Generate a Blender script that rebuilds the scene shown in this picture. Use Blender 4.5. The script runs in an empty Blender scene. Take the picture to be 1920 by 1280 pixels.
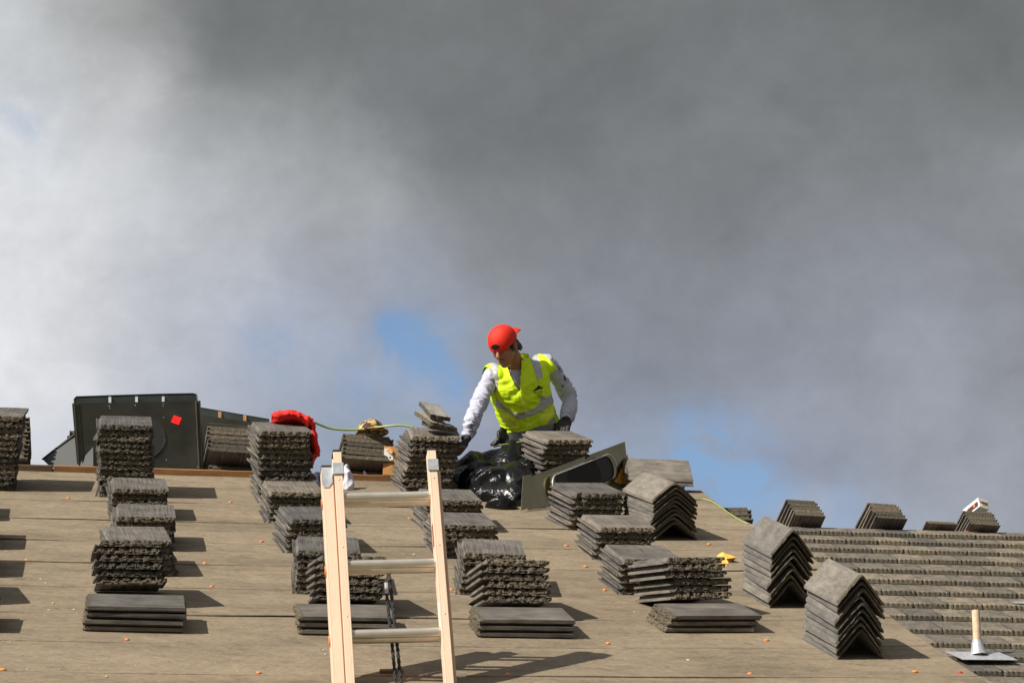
import bpy, bmesh, math, random
import numpy as np
from mathutils import Vector, Matrix, noise, Euler
from mathutils.bvhtree import BVHTree

R = math.radians
rnd = random.Random(7)
scene = bpy.context.scene
COL = scene.collection

# ------------------------------------------------------------------ camera
FPX = 5000.0                      # focal length in pixels of a 1920 px wide picture
YAW, PITCH = R(8.08), R(14.75)
CAMLOC = Vector((0, 0, 1.7))
FWD = Vector((math.sin(YAW) * math.cos(PITCH), math.cos(YAW) * math.cos(PITCH), math.sin(PITCH)))
RIGHT = Vector((math.cos(YAW), -math.sin(YAW), 0))
UPV = RIGHT.cross(FWD)
cd = bpy.data.cameras.new("camera")
cam = bpy.data.objects.new("camera", cd)
COL.objects.link(cam)
cam.matrix_world = Matrix((( RIGHT.x, UPV.x, -FWD.x, CAMLOC.x), (RIGHT.y, UPV.y, -FWD.y, CAMLOC.y),
                           (RIGHT.z, UPV.z, -FWD.z, CAMLOC.z), (0, 0, 0, 1)))
cd.sensor_width = 36
cd.lens = 36 * FPX / 1920
cd.clip_start = 0.1
cd.clip_end = 5000
scene.camera = cam

# ------------------------------------------------------------------ exposure, sun, sky
scene.view_settings.view_transform = 'Standard'
scene.view_settings.look = 'None'
scene.view_settings.exposure = 0.2
scene.view_settings.gamma = 1
SUNDIR = Vector((-0.675, -0.36, 0.645)).normalized()
sd = bpy.data.lights.new("sun", 'SUN')
sd.energy = 5.0
sd.angle = R(0.5)
sd.color = (1.0, 0.93, 0.82)
sun = bpy.data.objects.new("sun", sd)
COL.objects.link(sun)
sun.rotation_euler = SUNDIR.to_track_quat('Z', 'Y').to_euler()
sun.location = (0, 0, 30)
SUN_EL = math.asin(SUNDIR.z)
SUN_ROT = math.atan2(SUNDIR.x, SUNDIR.y)


class NT:
    """tiny node helper"""
    def __init__(s, tree):
        s.t = tree

    def n(s, kind, **kw):
        nd = s.t.nodes.new(kind)
        for k, v in kw.items():
            if k == 'i':
                for kk, vv in v.items():
                    if isinstance(vv, bpy.types.NodeSocket):
                        s.t.links.new(vv, nd.inputs[kk])
                    else:
                        nd.inputs[kk].default_value = vv
            else:
                setattr(nd, k, v)
        return nd

    def math(s, op, a, b=0.0, clamp=False):
        nd = s.n('ShaderNodeMath', operation=op, i={0: a, 1: b})
        nd.use_clamp = clamp
        return nd.outputs[0]

    def vmath(s, op, a, b=(0, 0, 0)):
        nd = s.n('ShaderNodeVectorMath', operation=op, i={0: a, 1: b})
        return nd

    def mix(s, fac, a, b, mode='MIX'):
        nd = s.n('ShaderNodeMix', data_type='RGBA', blend_type=mode, i={0: fac, 6: a, 7: b})
        return nd.outputs[2]

    def ramp(s, fac, stops, interp='LINEAR'):
        nd = s.n('ShaderNodeValToRGB', i={0: fac})
        cr = nd.color_ramp
        cr.interpolation = interp
        while len(cr.elements) < len(stops):
            cr.elements.new(0.5)
        for e, (p, c) in zip(cr.elements, stops):
            e.position = p
            e.color = c if len(c) == 4 else (*c, 1)
        return nd.outputs[0]

    def noise(s, vec, scale, detail=4, rough=0.55, dist=0.0):
        return s.n('ShaderNodeTexNoise', i={'Vector': vec, 'Scale': scale, 'Detail': detail, 'Roughness': rough, 'Distortion': dist})


def lin(c):
    return tuple(((v / 255) / 12.92 if v / 255 <= 0.04045 else ((v / 255 + 0.055) / 1.055) ** 2.4) for v in c)


world = bpy.data.worlds.new("World")
scene.world = world
world.use_nodes = True
wt = world.node_tree
wt.nodes.clear()
w = NT(wt)
SKYK = 0.1
tc = w.n('ShaderNodeTexCoord')
sky = w.n('ShaderNodeTexSky')
sky.sky_type = 'NISHITA'
sky.sun_disc = False
sky.sun_elevation = SUN_EL
sky.sun_rotation = SUN_ROT
sky.air_density = 1.0
sky.dust_density = 0.6
# cloud deck laid out by direction (azimuth / elevation)
wn = w.noise(tc.outputs['Generated'], 9.0, 9, 0.56)
warp = w.vmath('SCALE', w.vmath('SUBTRACT', wn.outputs['Color'], (0.5, 0.5, 0.5)).outputs[0])
warp.inputs['Scale'].default_value = 0.06
wn2 = w.noise(tc.outputs['Generated'], 34.0, 4, 0.55)
warp2 = w.vmath('SCALE', w.vmath('SUBTRACT', wn2.outputs['Color'], (0.5, 0.5, 0.5)).outputs[0])
warp2.inputs['Scale'].default_value = 0.028
pos = w.vmath('ADD', w.vmath('ADD', tc.outputs['Generated'], warp.outputs[0]).outputs[0], warp2.outputs[0]).outputs[0]


def skydir(px, py):
    d = FWD + RIGHT * ((px - 960) / FPX) + UPV * ((640 - py) / FPX)
    return d.normalized()


# clouds: (px, py, radius px, srgb brightness triple, weight)
PTS = [
    (20, 60, 170, (200, 203, 206), 1), (-20, 560, 260, (236, 237, 240), 1.7), (40, 330, 140, (214, 217, 221), 1.1),
    (180, 30, 120, (150, 152, 150), 1), (220, 220, 170, (196, 198, 200), 1), (200, 480, 200, (198, 201, 206), 1.2),
    (460, 90, 190, (121, 124, 125), 1.3), (470, 260, 150, (172, 175, 177), 1), (640, 240, 110, (158, 161, 163), 1),
    (720, 330, 110, (168, 171, 174), 1), (430, 430, 170, (184, 188, 194), 1), (640, 470, 150, (162, 166, 172), 1),
    (800, 110, 220, (117, 120, 122), 1.7), (1050, 260, 220, (118, 121, 123), 1.6), (1400, 120, 280, (117, 120, 122), 1.7),
    (1800, 80, 260, (111, 114, 114), 1.5), (950, 440, 160, (141, 145, 150), 1.1), (1250, 420, 220, (127, 131, 135), 1.4),
    (1650, 350, 220, (132, 135, 139), 1.3), (1880, 420, 150, (150, 153, 159), 1.2), (1500, 560, 200, (140, 145, 153), 1.2),
    (1150, 600, 170, (140, 146, 157), 1.2), (800, 560, 120, (148, 155, 170), 1.0), (300, 640, 170, (186, 190, 200), 1.1),
    (560, 600, 120, (160, 167, 183), 1), (420, 780, 200, (166, 173, 188), 1.2), (120, 780, 160, (196, 199, 206), 1.2),
    (1050, 760, 150, (148, 154, 170), 1.1), (1750, 640, 200, (152, 156, 168), 1.2), (1850, 850, 170, (164, 170, 182), 1.1),
    (1480, 760, 150, (150, 156, 172), 1.1), (700, 900, 160, (152, 164, 184), 1.1), (1200, 900, 140, (146, 160, 182), 1),
    (1600, 1000, 160, (165, 176, 196), 1), (0, 1000, 250, (190, 196, 206), 1), (2300, 500, 500, (125, 128, 130), 1.5),
    (-700, 500, 500, (175, 178, 182), 1.5), (960, -500, 500, (112, 114, 114), 2.0),
]
accw, accc = None, None
for px, py, rad, col, wt_ in PTS:
    c = skydir(px, py)
    d = w.vmath('DISTANCE', pos, tuple(c)).outputs['Value']
    k = rad * 0.85 / FPX
    e = w.math('MULTIPLY', w.math('POWER', w.math('DIVIDE', d, k), 2.0), -1.0)
    g = w.math('MULTIPLY', w.math('EXPONENT', e), wt_)
    cc = w.vmath('SCALE', tuple(v * 0.87 / SKYK for v in lin(col)))
    wt.links.new(g, cc.inputs['Scale'])
    accw = g if accw is None else w.math('ADD', accw, g)
    accc = cc.outputs[0] if accc is None else w.vmath('ADD', accc, cc.outputs[0]).outputs[0]
for dv_, k_, val_, w_ in (((-0.7, -0.3, 0.65), 0.35, 0.62, 1.5), ((0.3, -0.9, 0.25), 0.30, 0.10, 2.0), ((-0.45, -0.85, 0.3), 0.16, 0.42, 1.5), ((0.0, -0.8, 0.6), 0.3, 0.16, 1.0), ((0.8, -0.5, 0.3), 0.4, 0.25, 1.0)):  # unseen cloud patches behind the camera, added to shape reflections and ambient
    d = w.vmath('DISTANCE', pos, tuple(Vector(dv_).normalized())).outputs['Value']
    e = w.math('MULTIPLY', w.math('POWER', w.math('DIVIDE', d, k_), 2.0), -1.0)
    g = w.math('MULTIPLY', w.math('EXPONENT', e), w_)
    cc = w.vmath('SCALE', tuple(v * val_ / SKYK for v in (0.97, 1.0, 1.06)))
    wt.links.new(g, cc.inputs['Scale'])
    accw = w.math('ADD', accw, g)
    accc = w.vmath('ADD', accc, cc.outputs[0]).outputs[0]
bw = 0.004
accw = w.math('ADD', accw, bw)
accc = w.vmath('ADD', accc, tuple(v / SKYK * bw for v in (0.15, 0.16, 0.175))).outputs[0]  # base sky out of view, darkened to cut ambient on front faces
inv = w.math('DIVIDE', 1.0, accw)
cloud = w.vmath('SCALE', accc)
wt.links.new(inv, cloud.inputs['Scale'])
# billow detail in the cloud brightness
dn = w.noise(w.vmath('MULTIPLY', tc.outputs['Generated'], (1.0, 1.0, 1.5)).outputs[0], 16.0, 7, 0.6, 0.25)
dnf = w.n('ShaderNodeMapRange', i={'Value': dn.outputs[0], 'From Min': 0.25, 'From Max': 0.75, 'To Min': 0.86, 'To Max': 1.15})
dn3 = w.noise(tc.outputs['Generated'], 55.0, 8, 0.62, 0.5)
dnf3 = w.n('ShaderNodeMapRange', i={'Value': dn3.outputs[0], 'From Min': 0.3, 'From Max': 0.7, 'To Min': 0.95, 'To Max': 1.05})
cloud2 = w.vmath('SCALE', cloud.outputs[0])
wt.links.new(w.math('MULTIPLY', dnf.outputs[0], dnf3.outputs[0]), cloud2.inputs['Scale'])
# gaps of blue
gaps = None
posg = w.vmath('ADD', w.vmath('ADD', tc.outputs['Generated'], w.vmath('MULTIPLY', warp.outputs[0], (0.25, 0.25, 0.25)).outputs[0]).outputs[0], warp2.outputs[0]).outputs[0]
for px, py, rx, amt in [(800, 655, 75, 1.3), (735, 635, 50, 0.6), (835, 725, 45, .6), (700, 720, 60, 0.45), (520, 660, 70, 0.5), (1335, 860, 85, 1.5), (1275, 790, 45, 1.0), (1420, 940, 95, 1.3), (1580, 950, 80, .5),
                        (45, 220, 70, 0.3), (840, 760, 50, 0.35), (620, 700, 90, .25), (1250, 930, 60, .5)]:
    c = skydir(px, py)
    d = w.vmath('DISTANCE', posg, tuple(c)).outputs['Value']
    e = w.math('MULTIPLY', w.math('POWER', w.math('DIVIDE', d, rx * 0.8 / FPX), 2.0), -1.0)
    g = w.math('MULTIPLY', w.math('EXPONENT', e), amt)
    gaps = g if gaps is None else w.math('ADD', gaps, g)
gn = w.noise(tc.outputs['Generated'], 38.0, 8, 0.62, 0.4)
gaps = w.math('MULTIPLY', gaps, w.math('MULTIPLY', w.math('SUBTRACT', gn.outputs[0], 0.36), 4.5), clamp=True)
gaps = w.math('MULTIPLY', gaps, 0.85)
blue = w.mix(0.35, w.vmath('MULTIPLY', sky.outputs[0], (1.0, 1.0, 1.0)).outputs[0], tuple(v * 0.87 / SKYK for v in lin((104, 158, 218))) + (1,))
skyc = w.mix(gaps, cloud2.outputs[0], blue)
# below the horizon: dull ground haze
sep = w.n('ShaderNodeSeparateXYZ', i={0: tc.outputs['Generated']})
lowf = w.n('ShaderNodeMapRange', i={'Value': sep.outputs[2], 'From Min': -0.02, 'From Max': 0.03, 'To Min': 1.0, 'To Max': 0.0})
skyc = w.mix(lowf.outputs[0], skyc, (0.8, 0.78, 0.72, 1))
bg = w.n('ShaderNodeBackground', i={'Color': skyc, 'Strength': SKYK})
wo = w.n('ShaderNodeOutputWorld')
wt.links.new(bg.outputs[0], wo.inputs[0])

# ------------------------------------------------------------------ geometry of the roof
PA = R(20)
NRM = Vector((0, -math.sin(PA), math.cos(PA)))
UPS = Vector((0, math.cos(PA), math.sin(PA)))
HPERP = 2.33
FOOT = CAMLOC - NRM * HPERP       # origin of the roof's own (a,u) coordinates


def ray(px, py):
    return (FWD + RIGHT * ((px - 960) / FPX) + UPV * ((640 - py) / FPX))


def au(px, py, H=0.0):
    d = ray(px, py)
    t = -(HPERP - H) / d.dot(NRM)
    p = CAMLOC + d * t - FOOT
    return p.dot(Vector((1, 0, 0))), p.dot(UPS)


def RP(a, u, h=0.0):
    return FOOT + Vector((a, 0, 0)) + UPS * u + NRM * h


def P(px, py, H=0.0):
    a, u = au(px, py, H)
    return RP(a, u, H)


def atY(px, py, Y):
    d = ray(px, py)
    return CAMLOC + d * ((Y - CAMLOC.y) / d.y)


def proj(p):
    v = Vector(p) - CAMLOC
    z = v.dot(FWD)
    return 960 + FPX * v.dot(RIGHT) / z, 640 - FPX * v.dot(UPV) / z


URIDGE = au(460, 896)[1]
RIDGE = RP(0, URIDGE)
YR = RIDGE.y

# ------------------------------------------------------------------ materials


def newmat(name):
    m = bpy.data.materials.new(name)
    m.use_nodes = True
    m.node_tree.nodes.clear()
    t = NT(m.node_tree)
    b = t.n('ShaderNodeBsdfPrincipled')
    o = t.n('ShaderNodeOutputMaterial')
    m.node_tree.links.new(b.outputs[0], o.inputs[0])
    return m, t, b


def simple(name, col, rough=0.6, metal=0.0, var=0.15, scale=30, bump=0.0, bscale=200, spec=0.5, coat=0.0):
    m, t, b = newmat(name)
    tcn = t.n('ShaderNodeTexCoord')
    n = t.noise(tcn.outputs['Object'], scale, 5)
    f = t.n('ShaderNodeMapRange', i={'Value': n.outputs[0], 'From Min': 0.3, 'From Max': 0.7})
    lo = tuple(max(0, c * (1 - var)) for c in col) + (1,)
    hi = tuple(min(1, c * (1 + var)) for c in col) + (1,)
    m.node_tree.links.new(t.mix(f.outputs[0], lo, hi), b.inputs['Base Color'])
    b.inputs['Roughness'].default_value = rough
    b.inputs['Metallic'].default_value = metal
    b.inputs['Specular IOR Level'].default_value = spec
    if coat:
        b.inputs['Coat Weight'].default_value = coat
    if bump:
        n2 = t.noise(tcn.outputs['Object'], bscale, 3)
        bp = t.n('ShaderNodeBump', i={'Strength': 1.0, 'Distance': bump, 'Height': n2.outputs[0]})
        m.node_tree.links.new(bp.outputs[0], b.inputs['Normal'])
    return m


def tile_top_mat(name, base=(0.138, 0.126, 0.114), rib=True, tint=False):
    m, t, b = newmat(name)
    tcn = t.n('ShaderNodeTexCoord')
    oi = t.n('ShaderNodeObjectInfo')
    off = t.n('ShaderNodeCombineXYZ', i={0: t.math('MULTIPLY', oi.outputs['Random'], 7.3), 1: t.math('MULTIPLY', oi.outputs['Random'], 3.1)})
    v = t.vmath('ADD', tcn.outputs['Object'], off.outputs[0]).outputs[0]
    streak = t.noise(t.vmath('MULTIPLY', v, (1, 0.022, 0.3) if rib else (1, .3, 1)).outputs[0], 120 if rib else 40, 4, 0.75)
    broad = t.noise(v, 9, 4)
    speck = t.noise(v, 420, 2, 0.7)
    f = t.math('ADD', t.math('MULTIPLY', streak.outputs[0], 0.65), t.math('MULTIPLY', broad.outputs[0], 0.35))
    kk = 0.46 if rib else 0.7
    lo, hi = tuple(c * kk for c in base), tuple(min(1, c * (2 - kk) * 1.03) for c in base)
    c1 = t.ramp(f, [(0.38, lo), (0.62, hi)])
    sp = t.ramp(speck.outputs[0], [(0.60, (0, 0, 0)), (0.70, (1, 1, 1))])
    c2 = t.mix(t.math('MULTIPLY', sp, 0.55), c1, (0.36, 0.34, 0.31, 1))
    # pale efflorescence stains
    st = t.noise(v, 23, 6, 0.65, 0.6)
    stf = t.ramp(st.outputs[0], [(0.66, (0, 0, 0)), (0.80, (1, 1, 1))])
    c2 = t.mix(t.math('MULTIPLY', stf, 0.5), c2, (0.42, 0.40, 0.37, 1))
    if tint:
        at = t.n('ShaderNodeAttribute', attribute_name='tint')
        r = at.outputs['Fac']
    else:
        r = oi.outputs['Random']
    tn = t.ramp(r, [(0.0, (0.68, 0.70, 0.73)), (0.5, (0.98, 0.97, 0.95)), (1.0, (1.26, 1.20, 1.10))])
    c3 = t.mix(1.0, c2, tn, 'MULTIPLY')
    m.node_tree.links.new(c3, b.inputs['Base Color'])
    b.inputs['Roughness'].default_value = 0.85
    b.inputs['Specular IOR Level'].default_value = 0.3
    hgt = t.math('ADD', t.math('MULTIPLY', streak.outputs[0], 1.0), t.math('MULTIPLY', speck.outputs[0], 0.35))
    bp = t.n('ShaderNodeBump', i={'Strength': 1.0, 'Distance': 0.006 if rib else 0.004, 'Height': hgt})
    m.node_tree.links.new(bp.outputs[0], b.inputs['Normal'])
    return m


def rough_mat(name, base=(0.128, 0.112, 0.088), dist=0.006, tint=False):
    m, t, b = newmat(name)
    tcn = t.n('ShaderNodeTexCoord')
    oi = t.n('ShaderNodeObjectInfo')
    off = t.n('ShaderNodeCombineXYZ', i={0: t.math('MULTIPLY', oi.outputs['Random'], 7.3)})
    v = t.vmath('ADD', tcn.outputs['Object'], off.outputs[0]).outputs[0]
    n1 = t.noise(v, 85, 6, 0.7)
    n2 = t.noise(v, 400, 3, 0.7)
    c = t.ramp(n1.outputs[0], [(0.3, tuple(x * 0.45 for x in base)), (0.55, base), (0.75, tuple(x * 1.8 for x in base))])
    sp = t.ramp(n2.outputs[0], [(0.62, (0, 0, 0)), (0.72, (1, 1, 1))])
    c = t.mix(t.math('MULTIPLY', sp, 0.6), c, (0.38, 0.35, 0.3, 1))
    if tint:
        r = t.n('ShaderNodeAttribute', attribute_name='tint').outputs['Fac']
    else:
        r = oi.outputs['Random']
    c = t.mix(1.0, c, t.ramp(r, [(0.0, (0.70, 0.72, 0.74)), (1.0, (1.32, 1.24, 1.12))]), 'MULTIPLY')
    m.node_tree.links.new(c, b.inputs['Base Color'])
    b.inputs['Roughness'].default_value = 0.95
    b.inputs['Specular IOR Level'].default_value = 0.2
    h = t.math('ADD', n1.outputs[0], t.math('MULTIPLY', n2.outputs[0], 0.3))
    bp = t.n('ShaderNodeBump', i={'Strength': 1.0, 'Distance': dist, 'Height': h})
    m.node_tree.links.new(bp.outputs[0], b.inputs['Normal'])
    return m


M = {}
M['tile'] = tile_top_mat('tile_face')
M['tile_end'] = rough_mat('tile_broken_end')
M['pale'] = tile_top_mat('pale_broken_tile', base=(0.36, 0.34, 0.30), rib=False)
M['cap'] = tile_top_mat('ridge_tile_face', base=(0.168, 0.156, 0.14), rib=False)
M['cap_end'] = rough_mat('ridge_tile_end', base=(0.115, 0.102, 0.08))
M['laid'] = tile_top_mat('laid_tile_face', base=(0.170, 0.149, 0.122), tint=True)
M['laid_end'] = rough_mat('laid_tile_end', base=(0.115, 0.104, 0.08), dist=0.008, tint=True)


def wood_mat(name, base, rough=0.6, sc=14, contrast=0.25, axis=(0.08, 1, 1)):
    m, t, b = newmat(name)
    tcn = t.n('ShaderNodeTexCoord')
    v = t.vmath('MULTIPLY', tcn.outputs['Object'], axis).outputs[0]
    n = t.noise(v, sc * 6, 6, 0.6, 0.8)
    n2 = t.noise(tcn.outputs['Object'], 5, 3)
    f = t.math('ADD', t.math('MULTIPLY', n.outputs[0], 0.7), t.math('MULTIPLY', n2.outputs[0], 0.3))
    c = t.ramp(f, [(0.3, tuple(x * (1 - contrast) for x in base)), (0.7, tuple(min(1, x * (1 + contrast)) for x in base))])
    m.node_tree.links.new(c, b.inputs['Base Color'])
    b.inputs['Roughness'].default_value = rough
    bp = t.n('ShaderNodeBump', i={'Strength': 0.5, 'Distance': 0.001, 'Height': n.outputs[0]})
    m.node_tree.links.new(bp.outputs[0], b.inputs['Normal'])
    return m


M['cedar'] = wood_mat('cedar_board', (0.30, 0.15, 0.06), contrast=0.45)
M['scrap'] = wood_mat('scrap_wood', (0.13, 0.085, 0.05), contrast=0.5)
M['rail'] = wood_mat('ladder_rail', (0.88, 0.645, 0.48), rough=0.45, contrast=0.07, axis=(1, 1, 0.05))


def felt_mat():
    m, t, b = newmat('roofing_felt')
    tcn = t.n('ShaderNodeTexCoord')
    o = tcn.outputs['Object']
    big = t.noise(t.vmath('MULTIPLY', o, (0.5, 1.6, 1.6)).outputs[0], 2.2, 6, 0.62, 0.1)
    mid = t.noise(t.vmath('MULTIPLY', o, (0.75, 1.5, 1.5)).outputs[0], 9, 10, 0.75, 0.15)
    fine = t.noise(o, 330, 3, 0.75)
    gr = t.noise(o, 900, 2, 0.6)
    base = t.ramp(big.outputs[0], [(0.32, (0.225, 0.182, 0.127)), (0.5, (0.295, 0.238, 0.166)), (0.7, (0.355, 0.288, 0.202))])
    dk = t.ramp(mid.outputs[0], [(0.28, (0.60, 0.60, 0.60)), (0.48, (0.97, 0.97, 0.97)), (0.75, (1.08, 1.07, 1.05))])
    c = t.mix(1.0, base, dk, 'MULTIPLY')
    fn = t.ramp(fine.outputs[0], [(0.3, (0.60, 0.60, 0.60)), (0.7, (1.32, 1.32, 1.32))])
    c = t.mix(0.8, c, fn, 'MULTIPLY')
    mo = t.noise(o, 34, 5, 0.7)
    c = t.mix(0.75, c, t.ramp(mo.outputs[0], [(0.30, (0.74, 0.74, 0.75)), (0.5, (1.0, 1.0, 1.0)), (0.7, (1.2, 1.18, 1.15))]), 'MULTIPLY')
    # dark scuffs, elongated sideways
    sc = t.noise(t.vmath('MULTIPLY', o, (0.7, 2.4, 2.4)).outputs[0], 5.5, 9, 0.78, 0.2)
    scf = t.ramp(sc.outputs[0], [(0.60, (0, 0, 0)), (0.74, (1, 1, 1))])
    c = t.mix(t.math('MULTIPLY', scf, 0.68), c, (0.12, 0.10, 0.08, 1))
    # rusty tan smears
    rs = t.noise(t.vmath('MULTIPLY', o, (0.8, 2, 2)).outputs[0], 3.1, 7, 0.72, 0.2)
    rsf = t.ramp(rs.outputs[0], [(0.56, (0, 0, 0)), (0.70, (1, 1, 1))])
    c = t.mix(t.math('MULTIPLY', rsf, 0.3), c, (0.36, 0.235, 0.135, 1))
    m.node_tree.links.new(c, b.inputs['Base Color'])
    b.inputs['Roughness'].default_value = 0.9
    b.inputs['Specular IOR Level'].default_value = 0.25
    wr = t.noise(t.vmath('MULTIPLY', o, (0.8, 1.3, 1.3)).outputs[0], 6, 4, 0.6, 0.3)
    h = t.math('ADD', t.math('MULTIPLY', fine.outputs[0], 0.0035), t.math('ADD', t.math('MULTIPLY', wr.outputs[0], 0.028), t.math('MULTIPLY', gr.outputs[0], 0.0012)))
    bp = t.n('ShaderNodeBump', i={'Strength': 1.0, 'Distance': 1.0, 'Height': h})
    m.node_tree.links.new(bp.outputs[0], b.inputs['Normal'])
    return m


M['felt'] = felt_mat()
M['orange'] = simple('orange_plastic', (0.80, 0.25, 0.06), 0.45, var=0.1)
M['redcap'] = simple('red_plastic', (0.8, 0.05, 0.02), 0.45, var=0.1)
M['stucco'] = simple('stucco', (0.55, 0.5, 0.42), 0.9, bump=0.003)
M['white_paint'] = simple('fascia_paint', (0.72, 0.7, 0.66), 0.5)
M['glass'] = simple('window_glass', (0.03, 0.04, 0.05), 0.08)
M['grass'] = simple('ground_soil', (0.14, 0.13, 0.08), 0.95, var=0.5, scale=3, bump=0.01, bscale=40)
M['darkmetal'] = simple('bronze_sheet_metal', (0.30, 0.262, 0.150), 0.2, metal=0.9, var=0.12, scale=8)
M['panel'] = simple('dark_sheet_metal', (0.125, 0.118, 0.085), 0.16, metal=0.9, var=0.25, scale=5)
M['blackpaint'] = simple('black_coated_metal', (0.022, 0.026, 0.024), 0.45, metal=0.0, var=0.3, scale=6)
M['blackmetal'] = simple('dark_hood_metal', (0.10, 0.115, 0.10), 0.25, metal=0.85, var=0.2, scale=8)
M['mesh'] = simple('vent_screen', (0.032, 0.032, 0.030), 0.55, metal=0.4)
M['galv'] = simple('galvanised_steel', (0.50, 0.52, 0.55), 0.5, metal=0.45, var=0.25, scale=25)
M['alu'] = simple('aluminium', (0.80, 0.73, 0.63), 0.36, metal=0.75, var=0.08, scale=18)
M['black'] = simple('black_rubber', (0.02, 0.02, 0.02), 0.55)
M['rope'] = simple('dark_rope', (0.035, 0.036, 0.042), 0.9, var=0.6, scale=260, bump=0.002, bscale=300)
M['sticker'] = simple('red_sticker', (0.85, 0.01, 0.01), 0.4, var=0.05)
M['redcloth'] = simple('red_cloth', (0.72, 0.013, 0.010), 0.75, var=0.12, bump=0.0015, bscale=260)
M['hose'] = simple('yellow_green_hose', (0.30, 0.39, 0.11), 0.35, var=0.12)
M['card'] = simple('cardboard', (0.50, 0.25, 0.08), 0.8, var=0.2)
M['paper'] = simple('white_paper', (0.78, 0.78, 0.76), 0.7, var=0.06)
M['whitecloth'] = simple('white_cloth', (0.62, 0.63, 0.72), 0.85, var=0.12, bump=0.002, bscale=150)
M['navy'] = simple('navy_cloth', (0.03, 0.035, 0.06), 0.8, var=0.3, bump=0.002, bscale=150)
M['leaf'] = simple('yellow_scrap', (0.82, 0.47, 0.08), 0.6, var=0.15)
M['pvc'] = simple('weathered_pipe', (0.66, 0.50, 0.34), 0.6, var=0.18, scale=22, bump=0.001, bscale=90)
M['terracotta'] = simple('terracotta', (0.38, 0.14, 0.07), 0.8, var=0.3)
M['stone'] = simple('debris', (0.55, 0.50, 0.43), 0.9, var=0.4, scale=60)
M['skin'] = simple('skin', (0.36, 0.165, 0.082), 0.5, var=0.10, scale=18)
M['hair'] = simple('black_hair', (0.012, 0.009, 0.008), 0.5)
M['redfelt'] = simple('red_cap_cloth', (0.80, 0.022, 0.005), 0.7, var=0.06, bump=0.0008, bscale=500)
M['shirt'] = simple('pale_shirt', (0.50, 0.51, 0.635), 0.85, var=0.08, bump=0.0012, bscale=350)
M['hivis'] = simple('hi_vis_yellow', (0.70, 1.0, 0.006), 0.7, var=0.05, bump=0.0008, bscale=420)
M['hivis2'] = simple('hi_vis_trim', (0.84, 1.0, 0.06), 0.6, var=0.04)
M['silver'] = simple('reflective_silver', (0.46, 0.46, 0.47), 0.42, metal=0.15, var=0.1)
M['leather'] = simple('tool_belt_leather', (0.028, 0.02, 0.014), 0.5, var=0.5, scale=40)
M['glove'] = simple('black_glove', (0.02, 0.019, 0.018), 0.7, var=0.3)
M['gloveback'] = simple('tan_glove_fingers', (0.25, 0.16, 0.08), 0.7, var=0.3)
M['jeans'] = simple('work_trousers', (0.12, 0.16, 0.13), 0.85)
M['ink'] = simple('black_print', (0.02, 0.02, 0.025), 0.7)
M['lip'] = simple('lip_skin', (0.27, 0.09, 0.06), 0.5)


def poly_mat():
    m, t, b = newmat('black_polythene')
    tcn = t.n('ShaderNodeTexCoord')
    b.inputs['Base Color'].default_value = (0.006, 0.006, 0.0065, 1)
    b.inputs['Roughness'].default_value = 0.17
    b.inputs['Specular IOR Level'].default_value = 0.36
    n = t.noise(tcn.outputs['Object'], 16, 5, 0.6, 1.4)
    n2 = t.noise(t.vmath('MULTIPLY', tcn.outputs['Object'], (1, 1, 2.5)).outputs[0], 55, 4, 0.6, 0.8)
    h = t.math('ADD', t.math('MULTIPLY', n.outputs[0], 0.010), t.math('MULTIPLY', n2.outputs[0], 0.0006))
    bp = t.n('ShaderNodeBump', i={'Strength': 0.9, 'Distance': 1.0, 'Height': h})
    m.node_tree.links.new(bp.outputs[0], b.inputs['Normal'])
    return m


def camo_mat():
    m, t, b = newmat('camouflage_cloth')
    tcn = t.n('ShaderNodeTexCoord')
    n = t.noise(tcn.outputs['Object'], 24, 2, 0.5, 0.6)
    c = t.ramp(n.outputs[0], [(0.0, (0.045, 0.028, 0.02)), (0.46, (0.11, 0.065, 0.04)), (0.54, (0.52, 0.32, 0.09)), (0.62, (0.62, 0.45, 0.2))], 'CONSTANT')
    m.node_tree.links.new(c, b.inputs['Base Color'])
    b.inputs['Roughness'].default_value = 0.85
    return m


M['poly'] = poly_mat()
M['camo'] = camo_mat()

# ------------------------------------------------------------------ object helpers


def tag(o, label=None, cat=None, group=None, kind=None):
    if label: o['label'] = label
    if cat: o['category'] = cat
    if group: o['group'] = group
    if kind: o['kind'] = kind
    return o


def link(name, me, parent=None, mw=None):
    o = bpy.data.objects.new(name, me)
    COL.objects.link(o)
    if parent is not None:
        o.parent = parent
    if mw is not None:
        o.matrix_world = mw
    return o


def empty(name, loc=(0, 0, 0)):
    o = bpy.data.objects.new(name, None)
    o.empty_display_size = 0.1
    COL.objects.link(o)
    o.location = loc
    return o


def mesh(name, verts, faces, mats, fmat=None, smooth=False, sharp=None):
    me = bpy.data.meshes.new(name)
    me.from_pydata([tuple(v) for v in verts], [], [tuple(f) for f in faces])
    for m in (mats if isinstance(mats, (list, tuple)) else [mats]):
        me.materials.append(m)
    if fmat is not None:
        me.polygons.foreach_set('material_index', list(fmat))
    if smooth:
        me.polygons.foreach_set('use_smooth', [True] * len(me.polygons))
    me.update()
    if sharp is not None:
        me.set_sharp_from_angle(angle=R(sharp))
    return me


def part(name, verts, faces, mats, parent, fmat=None, smooth=False, sharp=None):
    """mesh given in world space, linked under an Empty that only has a location"""
    off = parent_loc(parent)
    me = mesh(name, [Vector(v) - off for v in verts], faces, mats, fmat, smooth, sharp)
    o = bpy.data.objects.new(name, me)
    COL.objects.link(o)
    if parent is not None:
        o.parent = parent
    return o


def parent_loc(p):
    v = Vector((0, 0, 0))
    while p is not None:
        v = v + p.location
        p = p.parent
    return v


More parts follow.
